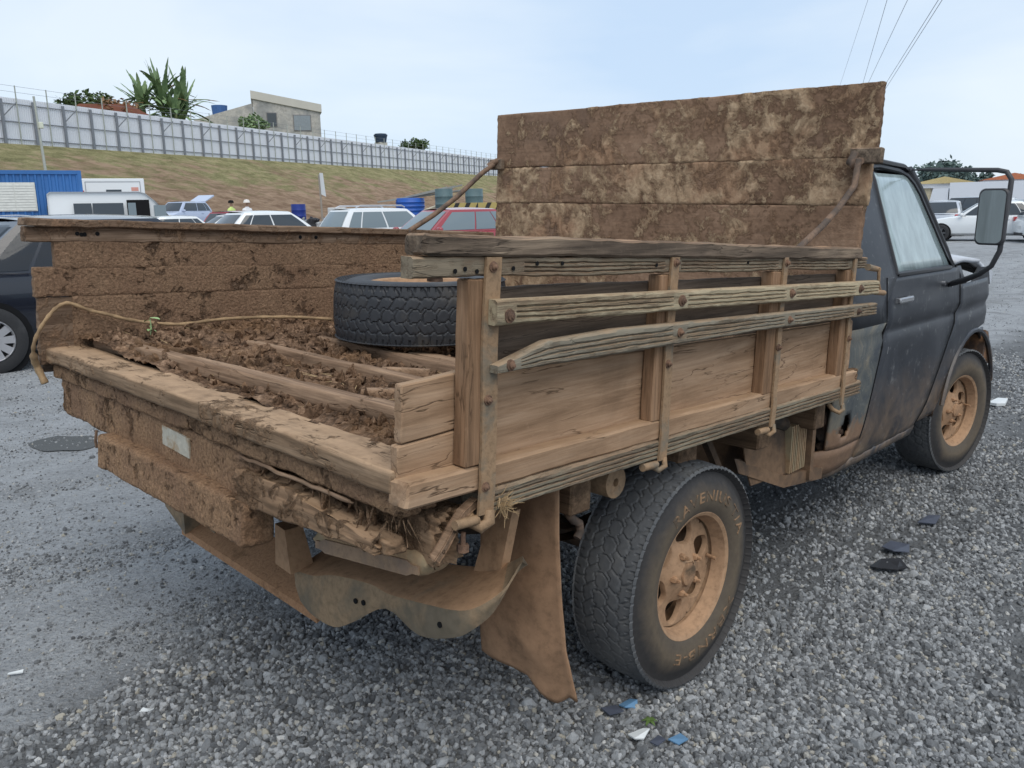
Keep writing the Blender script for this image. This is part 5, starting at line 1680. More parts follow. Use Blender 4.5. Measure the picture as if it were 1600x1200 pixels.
# straw and stalks lying on the soil
q = MB()
for k in range(46):
    x, y = (rnd.uniform(.15, .5), rnd.uniform(-.6, .3)) if k < 26 else (rnd.uniform(.2, 1.2), rnd.uniform(-.6, .9))
    a = rnd.uniform(0, 3.1); L_ = rnd.uniform(.02, .07)
    z = soil_h(x, y) + .008
    q.tube([(x, y, z), (x + math.cos(a) * L_, y + math.sin(a) * L_, z + rnd.uniform(-.004, .012))], [.0012, .0006], 4)
o = obj('straw', q, plain('straw', (.5, .36, .2), .8), None, TB); o['kind'] = 'stuff'

# seedling
sx, sy = .30, .80
sp = MB(); z0 = soil_h(sx, sy)
sp.tube([(sx, sy, z0 - .01), (sx + .004, sy, z0 + .03), (sx, sy - .003, z0 + .062)], [.003, .0022, .0015], 6)
seed_m = leafmat('seedling_leaf', (.22, .36, .14), (.42, .58, .30))
sd_t = thing('seedling', 'tiny green seedling sprouting from the soil in the truck bed', 'plant', TB((sx, sy, z0)))
obj('stem', sp, seed_m, sd_t, lambda p: TB(p) - TB((sx, sy, z0)), smooth=50)
for (dx, dy, dz, w, L_) in ((.022, -.03, .062, .017, .034), (-.012, .026, .052, .012, .022), (.016, .01, .03, .008, .02), (-.014, -.016, .02, .008, .022), (.02, -.02, .018, .006, .02)):
    q = MB(); D_ = Vector((dx, dy, .006)).normalized(); S_ = D_.cross(Vector((0, 0, 1))).normalized()
    q.grid(lambda u, v: Vector((sx, sy, z0 + dz)) + D_ * L_ * u * 1.2 + S_ * (v - .5) * 2 * w * math.sin(math.pi * min(1, .08 + u * .92)) + Vector((0, 0, -.02 * u * u * .6 + .004 * abs(v - .5))), 6, 4)
    obj('leaf', q, seed_m, sd_t, lambda p: TB(p) - TB((sx, sy, z0)), recalc=False, smooth=180)

# loose wheel lying on the bed
lw_c = Vector((1.07, .19, .262)); 
q = tyre_mesh(RO=.325, WD=.232, RI=.188, n=600)
M_l = BM.to_4x4() 
xf_l = lambda p: TB(lw_c + Vector(p) + Vector((0, 0, .012 * p[0] / .34)))
lw = obj('loose_wheel', q, MAT['spare'], None, xf_l, smooth=32, recalc=True, origin=TB(lw_c - Vector((0, 0, .12))))
tag(lw, 'loose black wheel lying flat on the soil in the truck bed', 'wheel')
q, _d, _h = rim_mesh(RI=.188, WD=.232)
obj('rim', q, MAT['rim'], lw, xf_l, smooth=35)
q = MB()
for (a, b_, z) in ((SX[0], 0, 0),):
    pass
# rope slung over the left tail corner
q = MB()
rp = [(-.005, .985, -.035), (-.02, 1.005, .02), (-.035, .99, .06), (-.04, .965, .11), (-.02, .955, .165), (.018, .955, .217), (.05, .962, .242), (.085, .962, .250), (.15, .957, .222), (.21, .945, .205), (.28, .935, .183), (.38, .92, .165), (.48, .91, .158), (.60, .90, .168), (.70, .885, .172), (.83, .86, .172), (.95, .82, .168), (1.06, .76, .16)]
def smoothpath(P, k=5):
    P = [Vector(p) for p in P]; o_ = []
    for i in range(len(P) - 1):
        a, b_, c, d = P[max(i - 1, 0)], P[i], P[i + 1], P[min(i + 2, len(P) - 1)]
        for j in range(k):
            t = j / k
            o_.append(.5 * ((2 * b_) + (c - a) * t + (2 * a - 5 * b_ + 4 * c - d) * t * t + (3 * b_ - a - 3 * c + d) * t ** 3))
    return o_ + [P[-1]]
sp_ = smoothpath(rp)
q.tube(sp_, [.0068 + .0012 * math.sin(i * 1.9) + (.006 if i < 12 else 0) for i in range(len(sp_))], 7)
o = obj('rope', q, MAT['rope'], None, TB, smooth=60)
tag(o, 'tan rope looped over the left rear corner of the cargo bed', 'rope')

# ------------------------------------------------------------------ litter on the ground
def shard(label, pts, mat, name='plastic_shard', cat='litter', th=.004, group=None, lift=.012):
    cx = sum(p[0] for p in pts) / len(pts); cy = sum(p[1] for p in pts) / len(pts)
    P = [TW((p[0], p[1], 0)) + Vector((0, 0, lift + .012 * ((i * 7) % 3) / 2)) for i, p in enumerate(pts)]
    q = MB(); q.prism(P, (0, 0, th))
    return tag(obj(name, q, mat, None), label, cat, group)
blue_p = plain('blue_plastic', (.13, .26, .42), .4, .4, 0, .3, 20)
slate_p = plain('slate_plastic', (.075, .085, .115), .45, .4, 0, .3, 20)
white_p = plain('white_plastic', (.62, .64, .64), .5, .4, 0, .15, 20)
shard('bright blue plastic chip on the gravel below the rear wheel', [(.885, -.925), (.925, -.935), (.93, -.96), (.91, -.975), (.88, -.95)], blue_p)
shard('dark slate plastic chip left of the bright blue chip', [(.835, -.895), (.87, -.925), (.855, -.965), (.825, -.935)], slate_p)
shard('pale stone flake lying near the bottom edge of the photo', [(.785, -1.03), (.83, -1.05), (.835, -1.07), (.80, -1.075), (.775, -1.06)], white_p, 'stone_flake', 'stone')
shard('blue-grey plastic chip nearest the pale stone flake', [(.80, -1.095), (.835, -1.10), (.825, -1.13), (.80, -1.12)], slate_p)
shard('light blue plastic chip at the right end of the litter below the rear wheel', [(.845, -1.125), (.885, -1.14), (.87, -1.175), (.845, -1.16)], blue_p)
shard('thin dark plastic flake on the gravel behind the front wheel, larger of the two', [(2.66, -1.04), (2.74, -1.05), (2.74, -1.13), (2.68, -1.15), (2.63, -1.10)], slate_p, lift=.02)
shard('black rubber scrap on the gravel between the rear wheel and the door', [(2.42, -1.08), (2.52, -1.09), (2.57, -1.15), (2.52, -1.20), (2.45, -1.18), (2.40, -1.12)], MAT['black_trim'], 'rubber_scrap', lift=.015)
shard('dark plastic scrap at the far right of the gravel', [(3.08, -1.05), (3.2, -1.06), (3.22, -1.11), (3.12, -1.12)], slate_p, lift=.02)
shard('white plastic scrap on the ground in front of the front wheel', [(6.05, -.57), (6.25, -.59), (6.25, -.66), (6.1, -.68), (6.02, -.64)], white_p, lift=.02, th=.02)
shard('white chip on the packed dirt at the lower left', [(-.128, .090), (-.105, .066), (-.093, .060), (-.09, .072), (-.11, .095)], white_p, lift=.003)
shard('thin pale splinter on the packed dirt at the left edge', [(-.33, .60), (-.295, .565), (-.29, .57), (-.325, .605)], white_p, 'splinter', lift=.004)
q = MB()
sg = thing('weed', 'small green weed among the stones below the rear wheel', 'plant', TW((.883, -1.037, .0)))
for k in range(6):
    a = k * 1.1; q = MB()
    q.grid(lambda u, v: Vector((math.cos(a) * .026 * u, math.sin(a) * .026 * u, .014 + .018 * u - .022 * u * u)) + Vector((-math.sin(a), math.cos(a), 0)) * (v - .5) * .011 * math.sin(math.pi * min(1, .1 + u * .9)), 5, 2)
    obj('leaf', q, leafmat('weed_leaf', (.06, .10, .025), (.12, .19, .05)) if k == 0 else bpy.data.materials['weed_leaf'], sg, recalc=False)
q = MB()
pd = []
for k in range(40):
    a = 2 * math.pi * k / 40
    r_ = 1 + .28 * noise.noise(Vector((math.cos(a) * 1.4, math.sin(a) * 1.4, 2)))
    pd.append((.79 + .235 * r_ * math.cos(a) * .62 + .10 * r_ * math.sin(a), 3.37 + .10 * r_ * math.cos(a) - .26 * r_ * math.sin(a) * .75))
q.v = [tuple(TW((x, y, 0)) + Vector((0, 0, .006 + gravel_z(.79, 3.37)))) for x, y in pd]
q.f = [tuple(range(40))]
pm_ = NT('puddle', .06, .5); pm_.color((.12, .125, .125))
kind(obj('puddle', q, pm_.m, None, recalc=False), 'structure')

# ------------------------------------------------------------------ vehicles of the yard
def lerp(a, b, t): return a + (b - a) * t
def car(label, loc, yaw, paint, kind_='hatch', L=4.0, Wd=1.7, H=1.47, group='cars parked in the yard', glass='car_glass', open_tail=False, rack=False, rim='alloy', name='parked_car', detail=False, tail_mat='tail_red', spokes=5):
    """heading +x locally; wheels touch z = 0"""
    t = thing(name, label, 'car', loc, yaw, group)
    P_ = MAT[paint]
    zb = .62 * H                                        # belt line
    hl = L / 2
    cab = {'hatch': (.21, .02, -.36, -.475), 'sedan': (.20, .04, -.24, -.36), 'suv': (.23, .08, -.39, -.485), 'van': (.42, .33, -.485, -.495)}[kind_]
    xb = [c * L for c in cab]                           # windscreen base, roof front, roof rear, rear glass base
    zh = zb - .03
    top = [(-hl, .50 * H), (-hl + .04, zb - .08), (xb[3], zb), (xb[0], zb), (xb[0] + .25 * (hl - xb[0]), zh), (hl - .28, zb - .16), (hl - .06, zb - .28), (hl, zb - .42)]
    if kind_ == 'sedan':
        top[1] = (-hl + .05, zb - .04); top[2] = (xb[3] - .1, zb + .02)
    def topz(x):
        for (xa, za), (xc, zc) in zip(top, top[1:]):
            if xa <= x <= xc:
                return lerp(za, zc, (x - xa) / (xc - xa + 1e-9))
        return top[-1][1]
    def hw(x):
        e = abs(x) / hl
        return Wd / 2 * (1 - .16 * max(0, (e - .72) / .28) ** 2.2)
    xs = [-hl, -hl + .03, -hl + .1, -hl + .25] + [lerp(-hl + .4, hl - .4, k / 16) for k in range(17)] + [hl - .25, hl - .12, hl - .04, hl]
    q = MB(); sec_n = 13
    for i, x in enumerate(xs):
        w = hw(x); zt = topz(x); zl = .20 if abs(x) < hl - .3 else .26
        e = (i in (0, len(xs) - 1))
        half = [(0, zl), (w * .80, zl), (w * .95, zl + .09), (w * .995, lerp(zl, zt, .42)), (w * .985, lerp(zl, zt, .75)), (w * .95, zt - .035), (w * .86, zt)]
        ring = [(-y, z) for y, z in reversed(half[1:])] + half
        ring = ring[::1]
        if e:
            ring = [(y * .96, lerp(z, (zl + zt) / 2, .12)) for y, z in ring]
        ring.append((w * .45, zt + .018)); ring.append((-w * .45, zt + .018))
        for (y, z) in ring:
            q.v.append((x, y, z))
        sec_n = len(ring)
    for i in range(len(xs) - 1):
        for j in range(sec_n):
            a = i * sec_n + j; b_ = i * sec_n + (j + 1) % sec_n
            q.f.append((a, a + sec_n, b_ + sec_n, b_))
    q.f.append(tuple(range(sec_n))); q.f.append(tuple((len(xs) - 1) * sec_n + j for j in range(sec_n - 1, -1, -1)))
    obj('body', q, P_, t, smooth=42)
    # greenhouse
    wb, wt = Wd / 2 * .90, Wd / 2 * (.70 if kind_ != 'van' else .84)
    z0, z1 = zb - .01, H - .055
    if kind_ == 'sedan': z0 += .0
    def side(tx, tz, s, off=0.0):
        """tx 0 front .. 1 rear along the belt / roof"""
        ua = lerp(xb[0], xb[3], tx); ub = lerp(xb[1], xb[2], tx)
        bul = .05 * math.sin(tz * math.pi * .5)
        x = lerp(ua, ub, tz) + .03 * math.sin(tz * math.pi) * (1 - 2 * tx)
        y = lerp(wb, wt, tz ** 1.35) * (1 - .09 * abs(2 * tx - 1) ** 3)
        return Vector((x, s * (y + off), lerp(z0, z1, tz)))
    q = MB()
    nx, nz = 14, 5
    for s in (-1, 1):
        q.grid(lambda u, v: side(u, v, s), nx, nz)
    for tx in (0, 1):
        q.grid(lambda u, v: side(tx, v, 1).lerp(side(tx, v, -1), u) + Vector(((.10 if tx == 0 else -.07) * math.sin(u * math.pi), 0, 0)), 8, nz)
    def roofp(u, v):
        p = side(u, 1, 1).lerp(side(u, 1, -1), v)
        b_ = math.sin(v * math.pi) ** .8
        return p + Vector((.10 * math.sin(v * math.pi) if u == 0 else (-.07 * math.sin(v * math.pi) if u == 1 else 0), 0, .055 * b_ * (.25 + .75 * math.sin(math.pi * min(1, max(0, .04 + .92 * u))) ** .5)))
    q.grid(roofp, 14, 8)
    obj('cabin', q, P_, t, smooth=42, recalc=False)
    G_ = MAT[glass]
    def pane(nm, fn, nu=6, nv=4, m=None):
        g_ = MB(); g_.grid(fn, nu, nv)
        return obj(nm, g_, m or G_, t, recalc=False, smooth=180)
    def endp(tx, off):
        return lambda u, v: side(tx, .08 + .84 * v, 1).lerp(side(tx, .08 + .84 * v, -1), .06 + .88 * u) + Vector(((.10 if tx == 0 else -.07) * math.sin((.06 + .88 * u) * math.pi) + off, 0, .004))
    pane('windscreen', endp(0, .012))
    if not open_tail:
        pane('rear_window', endp(1, -.012))
    for s in (-1, 1):
        for (a, b_) in ((.06, .485), (.505, .80), (.815, .945)) if kind_ != 'van' else ((.05, .30),):
            pane('side_window', lambda u, v: side(lerp(a, b_, u), .09 + .80 * v, s, .008), 6, 4)
        if detail or True:
            q2 = MB()
            q2.tube([side(.04, .03, s, .006), side(.96, .03, s, .006)], .012, 5)
            obj('trim', q2, MAT['black_trim'], t)
        hd = MB(); hd.bx(xb[0] - .62 * (xb[0] - xb[3]) - .09, xb[0] - .62 * (xb[0] - xb[3]) + .09, s * Wd / 2 * .985 - .018, s * Wd / 2 * .985 + .018, zb - .13, zb - .095)
        obj('handle', hd, P_, t)
        mi = MB(); mi.board((xb[0] - .18, s * (wb + .10) - .09, zb - .01), (.12, 0, 0), (0, .18, 0), (0, 0, .13), 2, 2, 2, ch=.035)
        obj('side_mirror', mi, P_ if paint != 'car_navy' else MAT['car_navy'], t, smooth=60)
        hl_ = MB(); hl_.board((hl - .30, s * Wd / 2 * .74 - .14, zb - .30), (.26, 0, 0), (0, .28, 0), (0, 0, .13), 2, 2, 2, ch=.04)
        obj('headlight', hl_, MAT['head_clear'], t, smooth=60)
        tl = MB(); tl.board((-hl - .004, s * Wd / 2 * .76 - .16, zb - .20), (.18, 0, 0), (0, .32 if s > 0 else .32, 0), (0, 0, .17), 2, 2, 2, ch=.03)
        obj('tail_light', tl, MAT[tail_mat], t, smooth=60)
    q = MB(); q.bx(hl - .03, hl + .012, -.32, .32, .28, .46); q.bx(-hl - .012, -hl + .03, -.5, .5, .24, .34)
    obj('grille', q, MAT['black_trim'], t)
    q = MB(); q.bx(-hl - .012, -hl + .02, -.23, .23, .46, .57)
    obj('number_plate', q, MAT['head_clear'], t)
    R_ = .305 if kind_ != 'suv' else .34
    wheel0 = None
    WY = Wd / 2 - .062
    for x in (hl - .82, -hl + .72):
        for s in (-1, 1):
            M_ = Matrix.Translation((x, s * WY, R_)) @ Matrix.Rotation(R(90), 4, 'X')
            q2 = MB(); q2.lathe([(R_ + .05, -.08), (R_ + .05, .066), (R_ * .8, .0665)] if s < 0 else [(R_ + .05, .08), (R_ + .05, -.066), (R_ * .8, -.0665)], 24, M_)
            obj('wheel_arch', q2, MAT['dark'], t, recalc=False)
            if wheel0 is None:
                q2 = MB(); q2.lathe([(R_ * .64, -.095), (R_ * .84, -.105), (R_ * .97, -.09), (R_, -.05), (R_, .05), (R_ * .97, .09), (R_ * .84, .108), (R_ * .64, .10)], 40, M_)
                w_ = obj('wheel', q2, MAT['car_tyre'], t, smooth=50)
                q2 = MB()
                q2.lathe([(R_ * .64, .09), (R_ * .60, .10), (R_ * .57, .06), (R_ * .57, -.05)], 32, M_)
                q2.lathe([(.0005, .085), (.05, .083), (.065, .06)], 14, M_)
                for k in range(spokes):
                    a = 2 * math.pi * k / spokes
                    c_, s__ = math.cos(a), math.sin(a)
                    pr_ = []
                    for (r_, w2, h_) in ((.03, .028, .08), (R_ * .6, .034, .088)):
                        pr_.append([M_ @ Vector((c_ * r_ - s__ * w2, s__ * r_ + c_ * w2, h_)), M_ @ Vector((c_ * r_ + s__ * w2, s__ * r_ - c_ * w2, h_)), M_ @ Vector((c_ * r_ + s__ * w2, s__ * r_ - c_ * w2, h_ - .03)), M_ @ Vector((c_ * r_ - s__ * w2, s__ * r_ + c_ * w2, h_ - .03))])
                    q2.hexa(pr_[0] + pr_[1])
                ri_ = obj('rim', q2, MAT[rim], w_, smooth=40)
                q2 = MB(); q2.lathe([(.0005, .069), (R_ * .58, .069)], 24, M_)
                obj('brake_disc', q2, MAT['dark'], w_, recalc=False)
                wheel0 = (w_, x, s)
            else:
                w_ = wheel0[0]
                c = w_.copy(); COL.objects.link(c); c.parent = t
                flip = s != wheel0[2]
                c.location = Vector((w_.location.x - wheel0[1] + x, s * WY + (w_.location.y + WY) * (-1 if flip else 1), w_.location.z))
                if flip:
                    c.rotation_euler = (0, 0, math.pi)
                for ch in w_.children:
                    d = ch.copy(); COL.objects.link(d); d.parent = c
    if open_tail:
        q2 = MB()
        a = side(1, 1, 1); b_ = side(1, 1, -1)
        q2.hexa([a, b_, b_ + Vector((-.95, 0, .34)), a + Vector((-.95, 0, .34)), a + Vector((0, 0, .05)), b_ + Vector((0, 0, .05)), b_ + Vector((-.95, 0, .43)), a + Vector((-.95, 0, .43))])
        obj('tailgate', q2, P_, t)
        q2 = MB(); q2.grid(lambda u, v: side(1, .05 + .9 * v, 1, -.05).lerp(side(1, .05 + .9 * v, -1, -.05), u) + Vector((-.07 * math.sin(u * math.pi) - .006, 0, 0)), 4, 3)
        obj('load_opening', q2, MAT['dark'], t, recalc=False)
    if rack:
        for s in (-1, 1):
            q2 = MB(); q2.tube([Vector((xb[1] - .1, s * wt * .95, H + .0)), Vector((xb[1] - .2, s * wt * .95, H + .05)), Vector((xb[2] + .3, s * wt * .95, H + .06)), Vector((xb[2] + .15, s * wt * .95, H + .0))], .022, 7)
            obj('roof_rail', q2, MAT['alloy'], t, smooth=50)
    return t
def gp(x, y):
    return (x, y, ground_z(x, y))
# nearest: dark sedan right beside the truck
dk = car('glossy dark navy sedan standing close beside the left side of the truck bed', gp(2.74, 7.05), 0, 'car_navy', 'sedan', 4.55, 1.76, 1.40, glass='see_glass', rim='alloy', spokes=10)
for (x, y) in ((.25, -.38), (.25, .38), (-.75, -.4), (-.75, .4)):
    q = MB(); q.board((x - .09, y - .22, .5), (.14, 0, 0), (0, .44, 0), (0, 0, .46), 3, 4, 4, ch=.05); q.board((x - .10, y - .12, .98), (.10, 0, 0), (0, .24, 0), (0, 0, .19), 3, 4, 3, ch=.04)
    obj('seat', q, MAT['seat'], dk, smooth=60)
q = MB(); q.bx(-.35, 1.2, -.888, -.878, .375, .395)
obj('sill_trim', q, MAT['chrome'], dk)
q = MB()
for x in (-.83, .12):
    q.tube([(x, -.872, .84), (x - .02, -.889, .6), (x - .01, -.886, .34)], .004, 4)
obj('door_gap', q, MAT['dark'], dk)
car('silver hatchback behind the dark sedan, its red tail light next to the bed corner', gp(7.2, 25.6), R(72), 'car_silver', 'hatch', 4.1, 1.72, 1.52)
car('white car roof in front of the van, furthest left of the white cars', gp(8.8, 22.6), R(4), 'car_white', 'sedan', 4.4, 1.72, 1.43)
car('low white sedan just right of the van windscreen', gp(11.4, 25.4), R(176), 'car_white', 'sedan', 4.3, 1.72, 1.42)
car('white hatchback left of the small red car', gp(14.3, 26.6), R(170), 'car_white', 'hatch', 3.8, 1.66, 1.42)
car('small red hatchback beside the two workers', gp(15.6, 27.4), R(25), 'car_red', 'hatch', 3.7, 1.65, 1.50)
car('white sedan with dark windows in front of the signpost', gp(10.9, 17.5), R(-6), 'car_white', 'sedan', 4.3, 1.74, 1.50)
car('white hatchback with silver roof rails', gp(14.9, 17.9), R(-5), 'car_white', 'suv', 4.0, 1.72, 1.56, glass='pale_glass', rack=True)
car('faded red hatchback beside the headboard', gp(13.2, 13.7), R(178), 'car_red', 'hatch', 3.9, 1.68, 1.50, glass='pale_glass')
car('pale silver estate car with its tailgate raised', (22.5, 47.2, ground_z(22.5, 47.2) + .12), R(208), 'car_silver_blue', 'suv', 4.3, 1.74, 1.62, open_tail=True)
# right-hand side of the yard
car('white sedan seen behind the side mirror', gp(34.0, 6.9), R(103), 'car_white', 'sedan', 4.5, 1.78, 1.44, rim='dark_alloy')
car('white car showing a red tail light at the right edge of the photo', gp(33.6, 3.6), R(-62), 'car_white', 'hatch', 4.3, 1.78, 1.45, rim='dark_alloy')
car('silver hatchback with its back to the camera beside the windscreen pillar', gp(39.6, 10.1), R(14), 'car_silver', 'hatch', 4.2, 1.78, 1.50)
car('dark blue car behind the silver hatchback', gp(48.5, 11.8), R(60), 'car_navy', 'suv', 4.6, 1.8, 1.66)
car('dark grey car in the second row behind the white sedan', gp(49, 9.6), R(98), 'car_darkgrey', 'sedan', 4.6, 1.8, 1.48)
car('silver saloon in the second row, nearest the side mirror', gp(52, 6.6), R(95), 'car_silver', 'sedan', 4.6, 1.8, 1.5)
car('dark grey hatchback in the second row at the right edge', gp(47, 3.6), R(100), 'car_darkgrey', 'hatch', 4.4, 1.8, 1.55)
car('pale sedan in the third row behind the dark blue car', gp(62, 16.4), R(80), 'car_silver_blue', 'sedan', 4.5, 1.8, 1.5)
car('white estate in the third row left of the trucks', gp(61, 14.3), R(95), 'car_white', 'suv', 4.6, 1.8, 1.6)

# white passenger van
wp = MAT['car_white']
def boxveh(name, label, cat, loc, yaw, group=None):
    return thing(name, label, cat, loc, yaw, group)
van = boxveh('passenger_van', 'white high-roof passenger van with its side door open in front of the blue container', 'van', gp(14.1, 35.3), R(-21))
van.scale = (.95, .9, .86)
prof = [(2.65, .35), (2.7, .75), (2.62, 1.05), (2.05, 1.28), (1.45, 2.12), (1.15, 2.42), (.9, 2.5), (-2.6, 2.52), (-2.72, 2.42), (-2.75, .40)]
q = MB(); n_ = len(prof)
for (y, k) in ((-.97, 0), (-.93, 1), (.93, 1), (.97, 0)):
    pass
lay = [(-.80, .05), (-.95, .0), (-.97, -.01), (.97, -.01), (.95, 0), (.80, .05)]
for (y, ins) in lay:
    for (x, z) in prof:
        q.v.append((x * (1 - ins * .25), y * (1 - .16 * max(0, (z - 1.2) / 1.3)), z - ins * (1 if z > 2 else 0)))
for l in range(len(lay) - 1):
    for k in range(n_):
        a = l * n_ + k; b_ = l * n_ + (k + 1) % n_
        q.f.append((a, b_, b_ + n_, a + n_))
q.f.append(tuple(range(n_))); q.f.append(tuple((len(lay) - 1) * n_ + k for k in range(n_ - 1, -1, -1)))
obj('body', q, wp, van, smooth=35)
def ypan(x0, x1, z0, z1, s=-1, off=.012):
    f = lambda z: .972 * (1 - .16 * max(0, (z - 1.2) / 1.3)) + off
    q = MB(); q.hexa([(x0, s * f(z0), z0), (x1, s * f(z0), z0), (x1, s * (f(z0) - .02), z0), (x0, s * (f(z0) - .02), z0), (x0, s * f(z1), z1), (x1, s * f(z1), z1), (x1, s * (f(z1) - .02), z1), (x0, s * (f(z1) - .02), z1)])
    return q
for (x0, x1) in ((-1.75, -1.05), (-1.01, .22)):
    obj('side_window', ypan(x0, x1, 1.18, 1.98), MAT['car_glass'], van)
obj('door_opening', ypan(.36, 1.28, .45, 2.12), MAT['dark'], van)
obj('open_door', ypan(.40, .72, .5, 1.98, off=.03), MAT['pale_glass'], van)
obj('front_window', ypan(1.45, 1.95, 1.25, 1.85), MAT['pale_glass'], van)
q = MB(); q.hexa([(2.075, -.80, 1.30), (2.085, -.80, 1.30), (2.085, .80, 1.30), (2.075, .80, 1.30), (1.50, -.74, 2.10), (1.51, -.74, 2.10), (1.51, .74, 2.10), (1.50, .74, 2.10)])
obj('windscreen', q, MAT['pale_glass'], van)
for y in (-.45, .45):
    q = MB(); q.bx(-2.775, -2.75, y - .34, y + .34, 1.2, 1.9)
    obj('rear_window', q, MAT['car_glass'], van)
for y in (-.62, .62):
    q = MB(); q.bx(2.62, 2.71, y - .16, y + .16, .75, .95)
    obj('headlight', q, MAT['head_clear'], van)
for x in (1.75, -1.6):
    for y in (-.88, .88):
        q = MB(); q.lathe([(.2, -.1), (.31, -.1), (.33, -.05), (.33, .05), (.31, .1), (.2, .1), (.0005, .09)], 24, Matrix.Translation((x, y, .33)) @ Matrix.Rotation(R(90), 4, 'X'))
        obj('wheel', q, MAT['car_tyre'], van, smooth=50)
# white box truck
bt = boxveh('box_truck', 'white box truck with a small dark window standing behind the passenger van', 'truck', gp(18.7, 47.2), R(-21))
q = MB(); q.board((-1.6, -1.15, .7), (3.2, 0, 0), (0, 2.3, 0), (0, 0, 2.25), 2, 2, 2, ch=.03); 
obj('box', q, wp, bt)
q = MB(); q.hexa([(-3.1, -1.0, .5), (-1.63, -1.0, .5), (-1.63, 1.0, .5), (-3.1, 1.0, .5), (-2.7, -1.0, 2.3), (-1.63, -.95, 2.3), (-1.63, .95, 2.3), (-2.7, 1.0, 2.3)])
obj('cab', q, wp, bt)
q = MB(); q.bx(-.35, .42, -1.165, -1.152, 1.85, 2.36)
obj('window', q, MAT['car_glass'], bt)
q = MB()
for (a, b_, c, d) in ((-1.35, 1.4, 2.76, 2.79), (-1.35, -1.32, 1.0, 2.76), (1.37, 1.40, 1.0, 2.76)):
    q.bx(a, b_, -1.162, -1.152, c, d)
obj('panel_seam', q, steel_m, bt)
q = MB(); q.bx(.92, 1.28, -1.162, -1.152, 2.28, 2.48)
obj('sticker', q, plain('sticker_red', (.62, .30, .25), .6), bt)
q = MB(); q.bx(-1.58, -1.42, -1.162, -1.152, 1.9, 2.32)
obj('tail_light', q, MAT['tail_red'], bt)
for x in (1.0, -2.4):
    for y in (-1.0, 1.0):
        q = MB(); q.lathe([(.22, -.12), (.40, -.12), (.42, -.05), (.42, .05), (.40, .12), (.22, .12), (.0005, .1)], 24, Matrix.Translation((x, y, .42)) @ Matrix.Rotation(R(90), 4, 'X'))
        obj('wheel', q, MAT['car_tyre'], bt, smooth=50)
# blue site container
ct = boxveh('site_container', 'blue corrugated site container with a white louvred window at the left edge', 'container', gp(10.05, 37.8), R(-17))
blue_c = plain('container_blue', (.035, .135, .36), .5, .4, 0, .22, 1.2)
LC, HC = 6.6, 2.95
q = MB()
def corr(u, v):
    x = -LC / 2 + LC * u
    k = (u * 26) % 1
    return Vector((x, -1.2 - (.045 if .25 < k < .75 else 0), .1 + (HC - .1) * v))
q.grid(corr, 208, 1)
q.bx(-LC / 2, LC / 2, -1.18, 1.2, .1, HC)
obj('wall', q, blue_c, ct, recalc=False)
for a in ((-LC / 2 - .02, LC / 2 + .02, -1.27, -1.12, HC - .12, HC + .03), (-LC / 2 - .02, LC / 2 + .02, -1.27, -1.12, .05, .2), (LC / 2 - .1, LC / 2 + .04, -1.28, -1.12, .05, HC + .02), (LC / 2 - .02, LC / 2 + .05, -1.12, 1.2, HC - .10, HC + .025)):
    q = MB(); q.bx(*a)
    obj('frame', q, blue_c, ct)
wf = MB(); wf.bx(.1, 1.6, -1.275, -1.245, 1.36, 2.5)
wn_ = obj('window', wf, plain('window_white', (.62, .62, .58), .6), ct)
for x0 in (.14, .87):
    for k in range(10):
        q = MB(); q.hexa([(x0, -1.295, 1.40 + k * .107), (x0 + .69, -1.295, 1.40 + k * .107), (x0 + .69, -1.278, 1.40 + k * .107), (x0, -1.278, 1.40 + k * .107), (x0, -1.285, 1.49 + k * .107), (x0 + .69, -1.285, 1.49 + k * .107), (x0 + .69, -1.277, 1.49 + k * .107), (x0, -1.277, 1.49 + k * .107)])
        obj('louvre', q, MAT['head_clear'] if 0 else wn_.data.materials[0], wn_)

# lamp post, signpost
lp = thing('lamp_post', 'slender leaning pale post with a small lamp in front of the fence at the left', 'lamp post', (16.3, 50.0, ground_z(16.3, 50)))
q = MB(); q.tube([(0, 0, 0), (-.03, .02, 3.5), (-.15, .05, 7.45)], [.085, .075, .06], 8)
obj('pole', q, thin_m, lp, smooth=50)
q = MB(); q.board((-.12, -.20, 5.75), (.22, 0, 0), (0, .24, 0), (0, 0, .34), 1, 1, 1, ch=.03)
obj('lamp_head', q, plain('lamp_pale', (.6, .62, .5), .5), lp)
sg2 = thing('signpost', 'thin post with a narrow white board seen edge-on behind the white sedan', 'signpost', (16.9, 24.25, ground_z(16.9, 24.25)))
q = MB(); q.tube([(0, 0, 0), (0, 0, 1.5), (-.02, .02, 2.8)], .035, 7)
obj('pole', q, plain('wood_pole', (.3, .26, .22), .8), sg2, smooth=50)
q = MB(); q.hexa([(-.01, -.05, 2.1), (.10, -.16, 2.02), (.12, -.15, 2.02), (.01, -.04, 2.1), (-.04, -.05, 2.85), (.06, -.10, 2.85), (.08, -.09, 2.85), (-.02, -.04, 2.85)])
obj('board', q, MAT['head_clear'], sg2)

